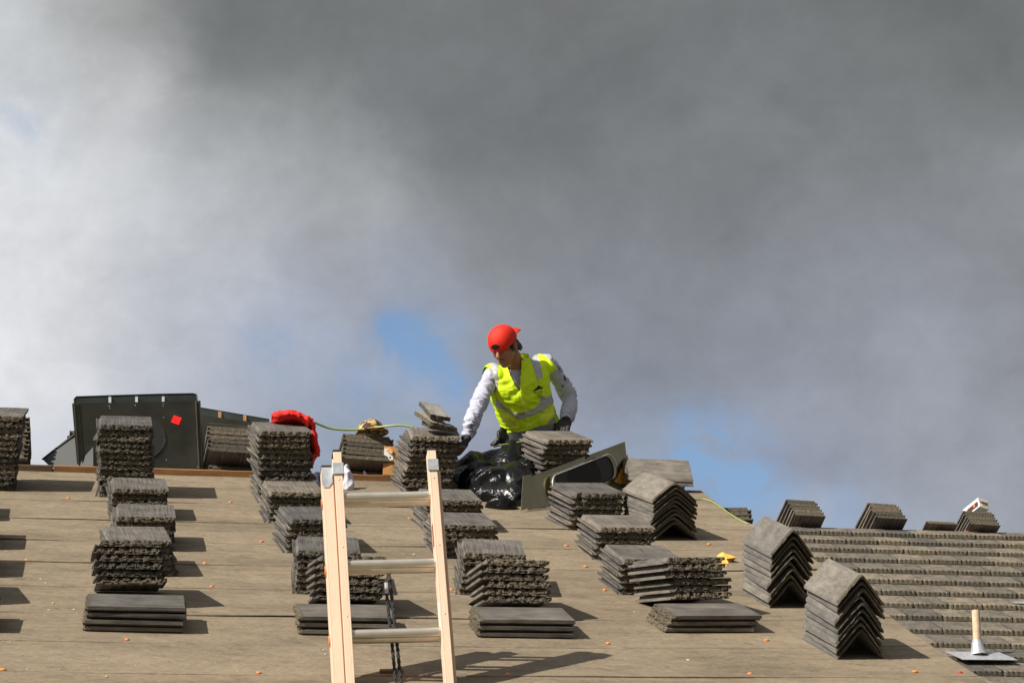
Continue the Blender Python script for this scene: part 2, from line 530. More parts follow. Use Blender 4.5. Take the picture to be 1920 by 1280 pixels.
def thing(name, verts, faces, mats, label, cat, origin=None, group=None, kind=None, **kw):
    vs = [Vector(v) for v in verts]
    if origin is None:
        origin = Vector((sum(v.x for v in vs) / len(vs), sum(v.y for v in vs) / len(vs), min(v.z for v in vs)))
    me = mesh(name, [v - origin for v in vs], faces, mats, **kw)
    o = link(name, me)
    o.location = origin
    return tag(o, label, cat, group, kind)


class G:
    """collects verts/faces with material indices"""
    def __init__(s):
        s.v, s.f, s.m = [], [], []

    def add(s, vs, fs, mi=0):
        b = len(s.v)
        s.v += [Vector(v) for v in vs]
        s.f += [tuple(b + i for i in f) for f in fs]
        s.m += [mi] * len(fs)

    def box(s, c, ax, ay, az, mi=0, bev=0.0):
        c = Vector(c)
        if bev <= 0:
            vs = [c + ax * i + ay * j + az * k for k in (-1, 1) for j in (-1, 1) for i in (-1, 1)]
            s.add(vs, [(0, 2, 3, 1), (4, 5, 7, 6), (0, 1, 5, 4), (2, 6, 7, 3), (0, 4, 6, 2), (1, 3, 7, 5)], mi)
            return
        lx, ly, lz = ax.length, ay.length, az.length
        bm = bmesh.new()
        bmesh.ops.create_cube(bm, size=2)
        for v in bm.verts:
            v.co = Vector((v.co.x * lx, v.co.y * ly, v.co.z * lz))
        bmesh.ops.bevel(bm, geom=list(bm.edges), offset=min(bev, 0.45 * min(lx, ly, lz) * 2), segments=2, affect='EDGES', profile=0.6)
        ux, uy, uz = ax.normalized(), ay.normalized(), az.normalized()
        bm.verts.index_update()
        vs = [c + ux * v.co.x + uy * v.co.y + uz * v.co.z for v in bm.verts]
        fs = [tuple(v.index for v in f.verts) for f in bm.faces]
        bm.free()
        s.add(vs, fs, mi)

    def tube(s, pts, rad, n=10, mi=0, caps=True, sx=None):
        pts = [Vector(p) for p in pts]
        rads = rad if isinstance(rad, (list, tuple)) else [rad] * len(pts)
        prev = None
        rings = []
        for i, p in enumerate(pts):
            d = (pts[min(i + 1, len(pts) - 1)] - pts[max(i - 1, 0)]).normalized()
            if prev is None:
                a = d.cross(Vector((0, 0, 1)))
                if a.length < 0.05:
                    a = d.cross(Vector((0, 1, 0)))
                a.normalize()
            else:
                a = (prev - d * prev.dot(d)).normalized()
            prev = a
            b = d.cross(a)
            rings.append([p + (a * math.cos(2 * math.pi * k / n) + b * math.sin(2 * math.pi * k / n)) * rads[i] for k in range(n)])
        s.loft(rings, mi, caps)

    def loft(s, rings, mi=0, caps=True):
        n = len(rings[0])
        vs = [v for r in rings for v in r]
        fs = []
        for i in range(len(rings) - 1):
            for k in range(n):
                fs.append((i * n + k, i * n + (k + 1) % n, (i + 1) * n + (k + 1) % n, (i + 1) * n + k))
        if caps:
            fs.append(tuple(range(n - 1, -1, -1)))
            fs.append(tuple((len(rings) - 1) * n + k for k in range(n)))
        s.add(vs, fs, mi)

    def ell(s, c, ax, ay, az, n=16, m=10, mi=0):
        c = Vector(c)
        vs, fs = [], []
        for j in range(m + 1):
            t = math.pi * j / m
            for i in range(n):
                p = 2 * math.pi * i / n
                vs.append(c + ax * (math.sin(t) * math.cos(p)) + ay * (math.sin(t) * math.sin(p)) + az * math.cos(t))
        for j in range(m):
            for i in range(n):
                fs.append((j * n + i, (j + 1) * n + i, (j + 1) * n + (i + 1) % n, j * n + (i + 1) % n))
        s.add(vs, fs, mi)


def evalmesh(g, voxel=0.008, smooth_it=2, name='tmp'):
    """union of the pieces of g as one continuous surface; returns verts, faces"""
    me = bpy.data.meshes.new(name)
    me.from_pydata([tuple(v) for v in g.v], [], g.f)
    bm = bmesh.new()
    bm.from_mesh(me)
    bmesh.ops.remove_doubles(bm, verts=bm.verts, dist=1e-5)
    bmesh.ops.recalc_face_normals(bm, faces=bm.faces)
    bm.to_mesh(me)
    bm.free()
    o = bpy.data.objects.new(name, me)
    COL.objects.link(o)
    r = o.modifiers.new('r', 'REMESH')
    r.mode = 'VOXEL'
    r.voxel_size = voxel
    if smooth_it:
        sm = o.modifiers.new('s', 'SMOOTH')
        sm.factor = 0.6
        sm.iterations = smooth_it
    dg = bpy.context.evaluated_depsgraph_get()
    dg.update()
    e = o.evaluated_get(dg)
    em = e.to_mesh()
    vs = [v.co.copy() for v in em.vertices]
    fs = [tuple(p.vertices) for p in em.polygons]
    e.to_mesh_clear()
    bpy.data.objects.remove(o)
    bpy.data.meshes.remove(me)
    return vs, fs


def vnormals(vs, fs):
    ns = [Vector((0, 0, 0)) for _ in vs]
    for f in fs:
        n = (vs[f[1]] - vs[f[0]]).cross(vs[f[2]] - vs[f[0]])
        for i in f:
            ns[i] += n
    return [n.normalized() if n.length > 0 else Vector((0, 0, 1)) for n in ns]


def nz(p, s, seed=0.0):
    return noise.noise(Vector((p[0] * s + seed, p[1] * s + seed * 1.7, p[2] * s - seed)))


def ordw(n):
    return ['', 'top', 'second', 'third', 'fourth', 'fifth', 'sixth', 'seventh', 'eighth', 'ninth', 'tenth', 'eleventh', 'twelfth', 'thirteenth', 'fourteenth', 'fifteenth'][n]

# ------------------------------------------------------------------ ground and the near house
gv = [(-150, -60, 0), (150, -60, 0), (150, 400, 0), (-150, 400, 0)]
thing('ground', gv, [(0, 1, 2, 3)], M['grass'], None, None, origin=Vector((0, 0, 0)), kind='structure')

LAPS = [  # roofing felt lap lines, lower edges
    [(0, 937), (462, 946), (740, 951), (960, 954), (1330, 951)],
    [(0, 972), (462, 982), (740, 987), (960, 990), (1310, 989), (1415, 990)],
    [(0, 1012), (462, 1020), (1000, 1028), (1390, 1023.5)],
    [(0, 1053), (480, 1061), (1030, 1068), (1125, 1067), (1380, 1063)],
    [(0, 1098), (480, 1105.5), (1040, 1112), (1230, 1111), (1420, 1110)],
    [(0, 1149), (480, 1156), (840, 1159), (1215, 1159), (1510, 1153)],
    [(0, 1203), (480, 1208), (840, 1212), (1240, 1212), (1420, 1208), (1548, 1206)],
    [(0, 1260), (480, 1265), (1030, 1268), (1520, 1265), (1820, 1262)],
    [(0, 1286), (480, 1289), (1030, 1291), (1520, 1292), (1900, 1290)],
]
lap_au = []
for L in LAPS:
    q = [au(*p) for p in L]
    q = [(-9.0, q[0][1])] + q + [(q[-1][0] + 6, q[-1][1])]
    lap_au.append(q)


def lap_u(i, a):
    if i < 0:
        return URIDGE
    q = lap_au[i]
    return float(np.interp(a, [p[0] for p in q], [p[1] for p in q]))


RAKE = [au(*q) for q in ((1284, 896), (1296, 903), (1320, 926), (1335, 936), (1350, 949), (1374, 967), (1406, 983), (1440, 996), (1500, 1030), (1660, 1150), (1710, 1188), (1850, 1280), (1960, 1360))]
RAKE.sort(key=lambda p: p[1])


def rake_a(u):
    return float(np.interp(u, [p[1] for p in RAKE], [p[0] for p in RAKE]))


UEAVE = lap_u(8, 0) + 0.02
house = empty('house', RP(0, UEAVE) * 1.0)
tag(house, 'low house whose felt covered roof slope is being loaded with stacked tiles', 'house')

# felt strips (one sheet: laps are surface pattern of the felt)
g = G()
A0 = -5.2
NA = 170
for i in range(9):
    rows = [0.0, 0.03, 0.12, 0.3, 0.5, 0.75, 1.0]
    base = len(g.v)
    for r in rows:
        for k in range(NA + 1):
            s = k / NA
            a = A0 + s * (2.9 - A0)
            u0, u1 = lap_u(i, a), lap_u(i - 1, a) + (0.05 if i > 0 else 0)
            u = u0 + (u1 - u0) * r
            wv = max(0, noise.noise(Vector((a * 0.9, i * 3.7, 1.3))) - 0.05)
            h = 0.0030 * (1 - r) + 0.003 * noise.noise(Vector((a * 2.2, u * 2.0, i))) * (1 - r)
            h += 0.013 * wv * max(0, 1 - r * 4)
            if i == 0:
                h *= (1 - r)
            am = rake_a(u)
            aa = min(a, am)
            # keep uniform spacing near the rake
            aa = A0 + s * (am - A0)
            g.v.append(RP(aa, u + (0.014 * noise.noise(Vector((aa * 1.4, i * 2.1, 5))) + 0.006 * noise.noise(Vector((aa * 6, i * 2.1, 9)))) * (1 - r), 0.004 + max(h, 0.0005)))
    nr = len(rows)
    for r in range(nr - 1):
        for k in range(NA):
            b = base + r * (NA + 1) + k
            g.f.append((b, b + 1, b + NA + 2, b + NA + 1)); g.m.append(0)
    # lip
    b2 = len(g.v)
    for k in range(NA + 1):
        p = g.v[base + k]
        g.v.append(p - NRM * 0.0035 - UPS * 0.001)
    for k in range(NA):
        g.f.append((b2 + k, b2 + k + 1, base + k + 1, base + k)); g.m.append(0)
part('roofing_felt', g.v, g.f, M['felt'], house, smooth=True, sharp=50)

# roof body: deck front, back slope, walls
g = G()
nb = 24
us = [UEAVE - 0.02 + (URIDGE - UEAVE + 0.02) * k / nb for k in range(nb + 1)]
front_t = [RP(rake_a(u) - 0.004, u, 0.0) for u in us]
front_l = [RP(-9, u, 0.0) for u in us]
for k in range(nb):
    g.add([front_l[k], front_t[k], front_t[k + 1], front_l[k + 1]], [(0, 1, 2, 3)])
    g.add([p - Vector((0, 0, 0.14)) for p in (front_t[k], front_t[k + 1])] + [front_t[k + 1], front_t[k]], [(0, 1, 2, 3)], 1)
BACKS = Vector((0, math.cos(PA), -math.sin(PA)))
rt = RP(rake_a(URIDGE) - 0.004, URIDGE)
rl = RP(-9, URIDGE)
g.add([rl, rt, rt + BACKS * 5.5 + Vector((1.9, 0, 0)), rl + BACKS * 5.5], [(0, 1, 2, 3)])
# hip side face: from the rake back to the rear slope
for k in range(nb):
    p, q = front_t[k], front_t[k + 1]
    g.add([p, p + Vector((0, 2 * (RIDGE.y - p.y), 0)), q + Vector((0, 2 * (RIDGE.y - q.y), 0)), q], [(0, 1, 2, 3)], 0)
part('roof_deck', g.v, g.f, [M['felt'], M['white_paint']], house, fmat=g.m)
EV = RP(0, UEAVE - 0.02)
g = G()
g.box(EV + Vector((-3.2, 0.01, -0.08)), Vector((6.4, 0, 0)), Vector((0, 0.012, 0)), Vector((0, 0, 0.075)), 0, 0.004)
part('fascia', g.v, g.f, M['white_paint'], house)
xr = 2.9
g = G()
yw0, yw1 = EV.y + 0.45, RIDGE.y * 2 - EV.y - 0.45
zt = EV.z - 0.02
wx0, wx1 = -8.6, 1.6
cs = [(wx0, yw0), (wx1, yw0), (wx1, yw1), (wx0, yw1)]
for k in range(4):
    (xa, ya), (xb, yb) = cs[k], cs[(k + 1) % 4]
    g.add([(xa, ya, 0), (xb, yb, 0), (xb, yb, zt), (xa, ya, zt)], [(0, 1, 2, 3)])
part('wall', g.v, g.f, M['stucco'], house)
for xw in (-4.2, -0.9):
    g = G()
    for (cx, cz, hx, hz) in ((0, 0.62, 0.7, 0.04), (0, -0.62, 0.7, 0.04), (-0.66, 0, 0.04, 0.58), (0.66, 0, 0.04, 0.58), (0, 0, 0.02, 0.58)):
        g.box((xw + cx, yw0 - 0.03, 1.5 + cz), Vector((hx, 0, 0)), Vector((0, 0.03, 0)), Vector((0, 0, hz)), 0)
    wf = part('window', g.v, g.f, M['white_paint'], house)
    g = G()
    g.box((xw, yw0 - 0.012, 1.5), Vector((0.62, 0, 0)), Vector((0, 0.006, 0)), Vector((0, 0, 0.58)))
    me_ = mesh('pane', [Vector(v) - parent_loc(house) for v in g.v], g.f, M['glass'])
    o = bpy.data.objects.new('pane', me_); COL.objects.link(o); o.parent = wf

# ridge batten, in pieces
for (x0, x1, dark) in ((-160, 95, 1), (98, 195, 0), (170, 760, 0), (762, 1235, 1)):
    a0, a1 = au(x0, 896)[0], au(x1, 896)[0]
    if x0 == 170: a0 = au(200, 896)[0]
    g = G()
    c = RP((a0 + a1) / 2, URIDGE + 0.018, 0.021)
    g.box(c, Vector(((a1 - a0) / 2, 0, 0.0)), UPS * 0.018, NRM * 0.020, 0, 0.002)
    part('ridge_batten', g.v, g.f, M['cedar'] if not dark else M['scrap'], house)

# orange and red nail caps in the felt
CAPS = [(128, 936, 0), (432, 943, 0), (50, 1052, 0), (384, 1058, 0), (397, 1101.5, 0), (238, 1201, 0), (6, 1257, 0), (697, 949, 0), (768, 974, 0),
        (490, 1017, 0), (678, 1206, 0), (485, 1263, 0), (846, 1107, 0), (1061, 1025, 0), (1097, 1064, 0), (1133, 1108, 0), (1139, 1208, 0), (952, 1266, 0),
        (1328, 1022, 0), (1361, 1063, 0), (1396, 1107, 0), (1436, 1202, 0), (1405, 1265, 0), (1714, 1261, 0), (1798, 1262, 1), (1918, 1130, 0), (505, 1262.5, 0)]
for (px, py, red) in CAPS[:24] + CAPS[24:25]:
    a, u = au(px, py)
    g = G()
    bm = bmesh.new()
    bmesh.ops.create_uvsphere(bm, u_segments=10, v_segments=6, radius=1)
    yaw = rnd.uniform(-0.4, 0.4)
    X = Vector((math.cos(yaw), 0, 0)) + UPS * math.sin(yaw)
    Y = NRM.cross(X)
    c = RP(a, u - 0.012, 0.009)
    rx, ry = rnd.uniform(0.0100, 0.0145), 0.0115
    g.add([c + X * v.co.x * rx + Y * v.co.y * ry + NRM * v.co.z * 0.006 for v in bm.verts], [tuple(v.index for v in f.verts) for f in bm.faces])
    bm.free()
    part('nail_cap', g.v, g.f, M['redcap'] if red else M['orange'], house, smooth=True)

# ------------------------------------------------------------------ the farther, already tiled house
FA = R(24)
FN = Vector((0, -math.sin(FA), math.cos(FA)))
FU = Vector((0, math.cos(FA), math.sin(FA)))
F0 = atY(1700, 998.5, 24.6)
FHP = (CAMLOC - F0).dot(FN)


def far_au(px, py, H=0.0):
    d = ray(px, py)
    t = -(FHP - H) / d.dot(FN)
    p = CAMLOC + d * t - F0
    return p.x, p.dot(FU)


def FRP(a, u, h=0.0):
    return F0 + Vector((a, 0, 0)) + FU * u + FN * h


far = empty('tiled_house', Vector((F0.x, F0.y - 3.0, 0)))
tag(far, 'farther house behind the felt covered roof with a finished grey brown tiled slope', 'house')
ys = [1017, 1032, 1048, 1066, 1085, 1105, 1126, 1149, 1172, 1197, 1222, 1247, 1274, 1303, 1334]
ulist = [far_au(1806, y)[1] for y in ys]
TWF = 0.305
g = G()
tints = []
fr = random.Random(3)
NX = 22
for ci, u0 in enumerate(ulist):
    utop = ulist[ci - 1] + 0.05 if ci > 0 else 0.0
    off = TWF * (0.0 if ci % 2 else 0.5) + fr.uniform(-0.02, 0.02)
    a = -2.6 + off
    while a < 3.2:
        tint = min(1, max(0, fr.gauss(0.5, 0.42)))
        h0 = 0.074 + fr.uniform(-0.003, 0.003)
        du = fr.uniform(-0.006, 0.006)
        b = len(g.v)
        gap = 0.003
        lv = []
        # rows: top back, top mid, top near front, front edge, face rows, bottom
        for ri in range(8):
            for k in range(NX + 1):
                s = k / NX
                x = a + gap + s * (TWF - 2 * gap)
                tooth = 0.5 + 0.5 * math.cos(2 * math.pi * s * 7)
                nt = max(0, tooth - 0.55) / 0.45
                rn = noise.noise(Vector((x * 60, ci * 9.1, ri * 0.8)))
                endr = max(0, abs(s - 0.5) * 2 - 0.9) * 10
                if ri == 0: u, h = utop, 0.03
                elif ri == 1: u, h = u0 + du + (utop - u0) * 0.5, 0.047 + 0.001 * rn
                elif ri == 2: u, h = u0 + du + 0.03, h0
                elif ri == 3: u, h = u0 + du + 0.014 + 0.012 * nt, h0 - 0.002 - 0.008 * nt + 0.001 * rn
                elif ri == 4: u, h = u0 + du + 0.008 + 0.018 * nt + 0.005 * rn, h0 - 0.011 - 0.004 * nt
                elif ri == 5: u, h = u0 + du + 0.003 + 0.006 * rn + 0.006 * nt, h0 - 0.024
                elif ri == 6: u, h = u0 + du - 0.002 + 0.006 * rn, h0 - 0.038
                else: u, h = u0 + du + 0.02, h0 - 0.046
                if ri > 1:
                    h -= 0.006 * endr
                    u += 0.01 * endr
                g.v.append(FRP(x, u, h))
                lv.append(tint)
        tints += lv
        for ri in range(7):
            for k in range(NX):
                q = b + ri * (NX + 1) + k
                g.f.append((q, q + NX + 1, q + NX + 2, q + 1)); g.m.append(0 if ri < 3 else 1)
        a += TWF
me = None
off = parent_loc(far)
me = mesh('roof_tiles', [v - off for v in g.v], g.f, [M['laid'], M['laid_end']], g.m, smooth=True, sharp=35)
at = me.attributes.new('tint', 'FLOAT', 'POINT')
at.data.foreach_set('value', tints)
o = bpy.data.objects.new('roof_tiles', me); COL.objects.link(o); o.parent = far
# deck under the tiles, back slope, walls
ulow = ulist[-1] - 0.02
g = G()
a0, a1 = -2.6, 3.3
g.add([FRP(a0, ulow, 0.012), FRP(a1, ulow, 0.012), FRP(a1, 0, 0.012), FRP(a0, 0, 0.012)], [(0, 1, 2, 3)])
FB = Vector((0, math.cos(FA), -math.sin(FA)))
r0, r1 = FRP(a0, 0, 0.02), FRP(a1, 0, 0.02)
g.add([r0, r1, r1 + FB * 6.2, r0 + FB * 6.2], [(0, 1, 2, 3)])
part('roof_deck', g.v, g.f, M['felt'], far)
g = G()
g.box(FRP((a0 + a1) / 2, -0.01, 0.012), Vector(((a1 - a0) / 2, 0, 0)), FU * 0.02, FN * 0.012, 0, 0.003)
part('ridge_batten', g.v, g.f, M['cedar'], far)
g = G()
lo = FRP(0, ulow)
cs = [(F0.x + a0 + .3, lo.y + .4), (F0.x + a1 - .3, lo.y + .4), (F0.x + a1 - .3, 2 * F0.y - lo.y - .4), (F0.x + a0 + .3, 2 * F0.y - lo.y - .4)]
for k in range(4):
    (xa, ya), (xb, yb) = cs[k], cs[(k + 1) % 4]
    g.add([(xa, ya, 0), (xb, yb, 0), (xb, yb, lo.z), (xa, ya, lo.z)], [(0, 1, 2, 3)])
part('wall', g.v, g.f, M['stucco'], far)

# plumbing vent with its flashing on the tiled slope
vp = empty('vent_pipe', Vector((0, 0, 0)))
vp.parent = far
vp.location = Vector((0, 0, 0))
a_, u_ = far_au(1833, 1226, 0.07)
vb = FRP(a_, u_, 0.075)
up = Vector((0, 0, 1))
toph = 0.35
# pipe (a part of the house), flashing its sub-part
bpy.data.objects.remove(vp)
g = G()
g.tube([vb - up * 0.02, vb + up * 0.1, vb + up * (toph - 0.012), vb + up * toph], [0.032, 0.032, 0.032, 0.030], 20)
g.tube([vb + up * (toph + .001), vb + up * (toph + .0015)], 0.027, 16, 1)
pp = part('vent_pipe', g.v, g.f, [M['pvc'], M['black']], far, fmat=g.m, smooth=True, sharp=40)
pp['label'] = 'tan weathered vent pipe standing in a grey flashing'


def fquad(pts, hz, up_n, name, mat, par, th=0.003, smooth=False):
    g = G()
    top = [Vector(p) for p in pts]
    bot = [p - up_n * th for p in top]
    n = len(top)
    g.add(top + bot, [tuple(range(n)), tuple(range(2 * n - 1, n - 1, -1))] + [(i, n + i, n + (i + 1) % n, (i + 1) % n) for i in range(n)])
    return g


def fpt(px, py, H):
    a, u = far_au(px, py, H)
    return FRP(a, u, H)


g = fquad([fpt(1806, 1235.5, 0.09), fpt(1909, 1236.5, 0.085), fpt(1872, 1221, 0.07), fpt(1772, 1220.5, 0.075)], 0, FN, '', None, None)
g.tube([vb - FN * 0.01 + FU * -0.02 + Vector((.005, 0, 0)), vb + up * 0.05 + Vector((0.003, 0, 0)), vb + up * 0.115], [0.072, 0.052, 0.040], 20, caps=False)
fl = part('flashing', g.v, g.f, M['galv'], far, smooth=True, sharp=40)
fl.parent = pp
fl.location = -Vector((0, 0, 0))
g = fquad([fpt(1896, 1127.5, 0.08), fpt(1990, 1140, 0.085), fpt(2010, 1131, 0.07), fpt(1960, 1124, 0.07)], 0, FN, '', None, None)
part('flashing', g.v, g.f, M['galv'], far)

# ------------------------------------------------------------------ tiles
TW, TL, TT = 0.315, 0.42, 0.030


def tile_mesh(seed, W=TW, L=TL, broken=0.0, name='roof_tile'):
    sx = seed * 13.7
    nx = 56
    xs = [-W / 2 + W * k / nx for k in range(nx + 1)]
    def ztop(x):
        if x < -W / 2 + 0.011: return 0.013
        if x < -W / 2 + 0.017: return 0.009
        if x < -W / 2 + 0.026: return 0.015
        return 0.0288 + 0.0009 * noise.noise(Vector((x * 160, sx, 0)))
    def zbot(x):
        if x > W / 2 - 0.022: return 0.014
        if x < -W / 2 + 0.026: return 0.001
        return 0.0035 + 0.0045 * (0.5 - 0.5 * math.cos(2 * math.pi * (x / W) * 7))
    ph = noise.noise(Vector((sx, 1, 2))) * 0.3
    V, F, MI = [], [], []
    def row(fn):
        b = len(V)
        for x in xs:
            V.append(fn(x))
        return b
    def notch(x):
        c = 0.5 + 0.5 * math.cos(2 * math.pi * ((x / W) * 6.5 + ph))
        k = max(0, (c - 0.55) / 0.45)
        return k * (0.6 + 0.8 * noise.noise(Vector((x * 12, sx, 9))))
    def yf(x, lev):
        y = -L / 2 + 0.004 + 0.010 * noise.noise(Vector((x * 70, sx + lev * 1.1, 3))) + 0.006 * noise.noise(Vector((x * 200, sx, lev * 2)))
        if lev < 2.5:
            y += 0.016 * max(0, notch(x))
        if broken:
            y += broken * max(0, noise.noise(Vector((x * 14, sx, 0.5))) + 0.15)
        ed = max(0, abs(x) - (W / 2 - 0.012)) / 0.012
        return y + 0.006 * ed
    rows = []
    mats = []
    ybs = [L / 2, L / 2 - 0.01, 0.1, 0.0, -0.1, -L / 2 + 0.035]
    rows.append(row(lambda x: (x, L / 2 + 0.003 * noise.noise(Vector((x * 60, sx, 7))), 0.0012 if abs(x) < W / 2 - 0.025 else zbot(x)))); mats.append(1)
    rows.append(row(lambda x: (x, L / 2 - 0.002 + 0.003 * noise.noise(Vector((x * 60, sx, 9))), ztop(x) - 0.001))); mats.append(1)
    for y in ybs[1:]:
        rows.append(row(lambda x: (x, y, ztop(x)))); mats.append(0)
    rows.append(row(lambda x: (x, yf(x, 0) + 0.010, ztop(x) - 0.0012))); mats.append(0)
    nlev = 5
    for lv in range(nlev + 1):
        def fn(x, lv=lv):
            t = lv / nlev
            zt = ztop(x) - 0.001 - 0.007 * max(0, notch(x)) * (1 if lv == 0 else 0.5 if lv == 1 else 0)
            zb = 0.0008 if -W / 2 + 0.02 < x < W / 2 - 0.022 else zbot(x)
            bul = -0.003 * math.sin(math.pi * t) - 0.007 * t
            return (x, yf(x, lv) + bul, zt + (zb - zt) * t)
        rows.append(row(fn)); mats.append(1)
    rows.append(row(lambda x: (x, -L / 2 + 0.015, 0.0012 if abs(x) < W / 2 - 0.025 else zbot(x)))); mats.append(1)
    rows.append(row(lambda x: (x, -L / 2 + 0.04, zbot(x)))); mats.append(1)
    rows.append(row(lambda x: (x, 0.0, zbot(x)))); mats.append(0)
    rows.append(rows[0])
    for r in range(len(rows) - 1):
        for k in range(nx):
            F.append((rows[r] + k, rows[r] + k + 1, rows[r + 1] + k + 1, rows[r + 1] + k))
            MI.append(mats[r + 1] if r + 1 < len(mats) else 0)
    F.append(tuple(rows[r] for r in range(len(rows) - 1)))
    MI.append(0)
    F.append(tuple(rows[r] + nx for r in range(len(rows) - 2, -1, -1)))
    MI.append(0)
    me = mesh(name, V, F, [M['tile'], M['tile_end']], MI, smooth=True, sharp=38)
    return me


def cap_mesh(seed, W=0.262, L=TL, rise=0.095, name='ridge_tile', rr0=0.16):
    """chevron shaped ridge tile, front towards -Y"""
    sx = seed * 7.9
    th = 0.016
    n = 24
    prof = []
    for k in range(n + 1):
        s = -1 + 2 * k / n
        ax = abs(s)
        r = rr0
        z = rise * (1 - (math.sqrt(ax * ax + r * r) - r) / (math.sqrt(1 + r * r) - r))
        prof.append((s * W / 2, z))
    V, F, MI = [], [], []
    ysl = [L / 2, L / 2 - 0.012, 0.1, 0, -0.1, -L / 2 + 0.02, -L / 2 + 0.004]
    rows = []
    def addrow(y, dz, jit, shrink=0.0):
        b = len(V)
        for k, (x, z) in enumerate(prof):
            j = jit * noise.noise(Vector((x * 55, sx, y * 3 + dz * 200)))
            j2 = jit * 0.4 * noise.noise(Vector((x * 170, sx, dz * 300)))
            V.append((x * (1 - shrink), y + j + j2, z + dz))
        rows.append(b)
    addrow(L / 2, 0, 0.002)
    addrow(L / 2, th * 0.8, 0.002)
    for y in ysl[1:-1]:
        addrow(y, th, 0.0)
    addrow(-L / 2 + 0.004, th * 0.92, 0.004)
    addrow(-L / 2, th * 0.66, 0.006)
    addrow(-L / 2, th * 0.3, 0.006)
    addrow(-L / 2 + 0.003, 0.0, 0.004)
    addrow(-L / 2 + 0.03, -0.0005, 0.0)
    addrow(0, -0.0005, 0.0)
    rows.append(rows[0])
    for r in range(len(rows) - 1):
        for k in range(n):
            F.append((rows[r] + k, rows[r] + k + 1, rows[r + 1] + k + 1, rows[r + 1] + k))
            MI.append(1 if 6 <= r <= 10 else 0)
    F.append(tuple(rows[r] for r in range(len(rows) - 1))); MI.append(0)
    F.append(tuple(rows[r] + n for r in range(len(rows) - 2, -1, -1))); MI.append(0)
    return mesh(name, V, F, [M['cap'], M['cap_end']], MI, smooth=True, sharp=40)


TILES = [tile_mesh(s) for s in range(9)]
TILE_BROKEN = tile_mesh(31, broken=0.06)
CAPSM = [cap_mesh(s) for s in range(6)]
CAPSS = [cap_mesh(s + 20, W=0.212, rise=0.122, rr0=0.09) for s in range(6)]
G_TILE = 'concrete roof tiles stacked on the roofs'
G_CAP = 'chevron ridge tiles stacked on the felt'
count_of = {}


def place(me, name, pos, X, Y, Z, label, cat, group):
    o = bpy.data.objects.new(name, me)
    COL.objects.link(o)
    o.matrix_world = Matrix(((X.x, Y.x, Z.x, pos.x), (X.y, Y.y, Z.y, pos.y), (X.z, Y.z, Z.z, pos.z), (0, 0, 0, 1)))
    return tag(o, label, cat, group, 'thing')


def axes(yaw=0.0, tilt=0.0, roll=0.0, N=NRM, U=UPS):
    """yaw about the slope normal (deg, + turns the far end to the left), tilt raises the near end"""
    X0 = Vector((1, 0, 0))
    y = R(yaw)
    Y = (U * math.cos(y) - X0 * math.sin(y)).normalized()
    X = (X0 * math.cos(y) + U * math.sin(y)).normalized()
    Z = N.copy()
    t = R(tilt)
    Y2 = Y * math.cos(t) - Z * math.sin(t)
    Z2 = Z * math.cos(t) + Y * math.sin(t)
    r = R(roll)
    X3 = X * math.cos(r) + Z2 * math.sin(r)
    Z3 = Z2 * math.cos(r) - X * math.sin(r)
    return X3, Y2, Z3


def stack(desc, px, py, n, yaw=0.0, tilt=0.0, side=False, H0=0.0, lean=(0.0, 0.0), t=TT, jit=0.0085, jyaw=1.8, top_broken=False,
          pos=None, N=NRM, U=UPS, seed=0, offs=None, meshes=None, half=None, flip=False, name='roof_tile', noun='tile', group=G_TILE, cat='roof tile', Zst=None, labelsuf=''):
    r = random.Random(seed * 101 + int(px) + n)
    X, Y, Z = axes(yaw, tilt, 0, N, U)
    Zs = Z if Zst is None else Zst
    Htop = H0 + n * t * math.cos(R(tilt))
    T = P(px, py, Htop) if pos is None else pos
    hd = (TW / 2 if side else TL / 2) if half is None else half
    ctop = T + Y * hd
    ms = meshes or TILES
    for i in range(n):
        dx = lean[0] * i + r.uniform(-jit, jit)
        dy = lean[1] * i + r.uniform(-jit, jit) * 0.6
        if offs and i in offs:
            dx += offs[i][0]; dy += offs[i][1]
        a = R(r.uniform(-jyaw, jyaw)) + (R(offs[i][2]) if offs and i in offs and len(offs[i]) > 2 else 0)
        Xi = (X * math.cos(a) + Y * math.sin(a)); Yi = (Y * math.cos(a) - X * math.sin(a))
        c = ctop - Zs * ((i + 1) * t) + X * dx + Y * dy
        if side:
            Xi, Yi = -Yi, Xi
        if flip:
            Xi, Yi = -Xi, -Yi
        me = ms[r.randrange(len(ms))]
        if i == 0 and top_broken:
            me = TILE_BROKEN
        if n == 1:
            lab = desc
        elif i == n - 1:
            lab = f'bottom {noun} of the {desc}'
        elif i == 0:
            lab = f'top {noun} of the {desc}'
        else:
            lab = f'{ordw(i + 1)} {noun} from the top of the {desc}'
        place(me, name, c, Xi, Yi, Z * (t / 0.0296 if name == 'roof_tile' else 1.0), lab, cat, group)


# columns of end-on stacks: (description, centre of top front edge px, py, n, yaw, extra)
# column at the picture's left edge, continued outside the frame where its shadows come from
stack('tall stack at the left end of the ridge', -8, 779, 13, yaw=1, t=0.0335, lean=(-0.003, 0), jit=0.01, jyaw=3, seed=1)
stack('second grey stack outside the left edge', -96, 914, 6, seed=2, yaw=2, lean=(0.003, 0))
stack('third grey stack outside the left edge', -78, 964, 6, seed=3)
stack('fourth grey stack outside the left edge', -84, 1012, 6, seed=4)
stack('level stack outside the left edge', -112, 1012, 6, tilt=14, H0=0.115, seed=5)
stack('sideways stack outside the left edge', -104, 1135, 4, side=True, seed=6)
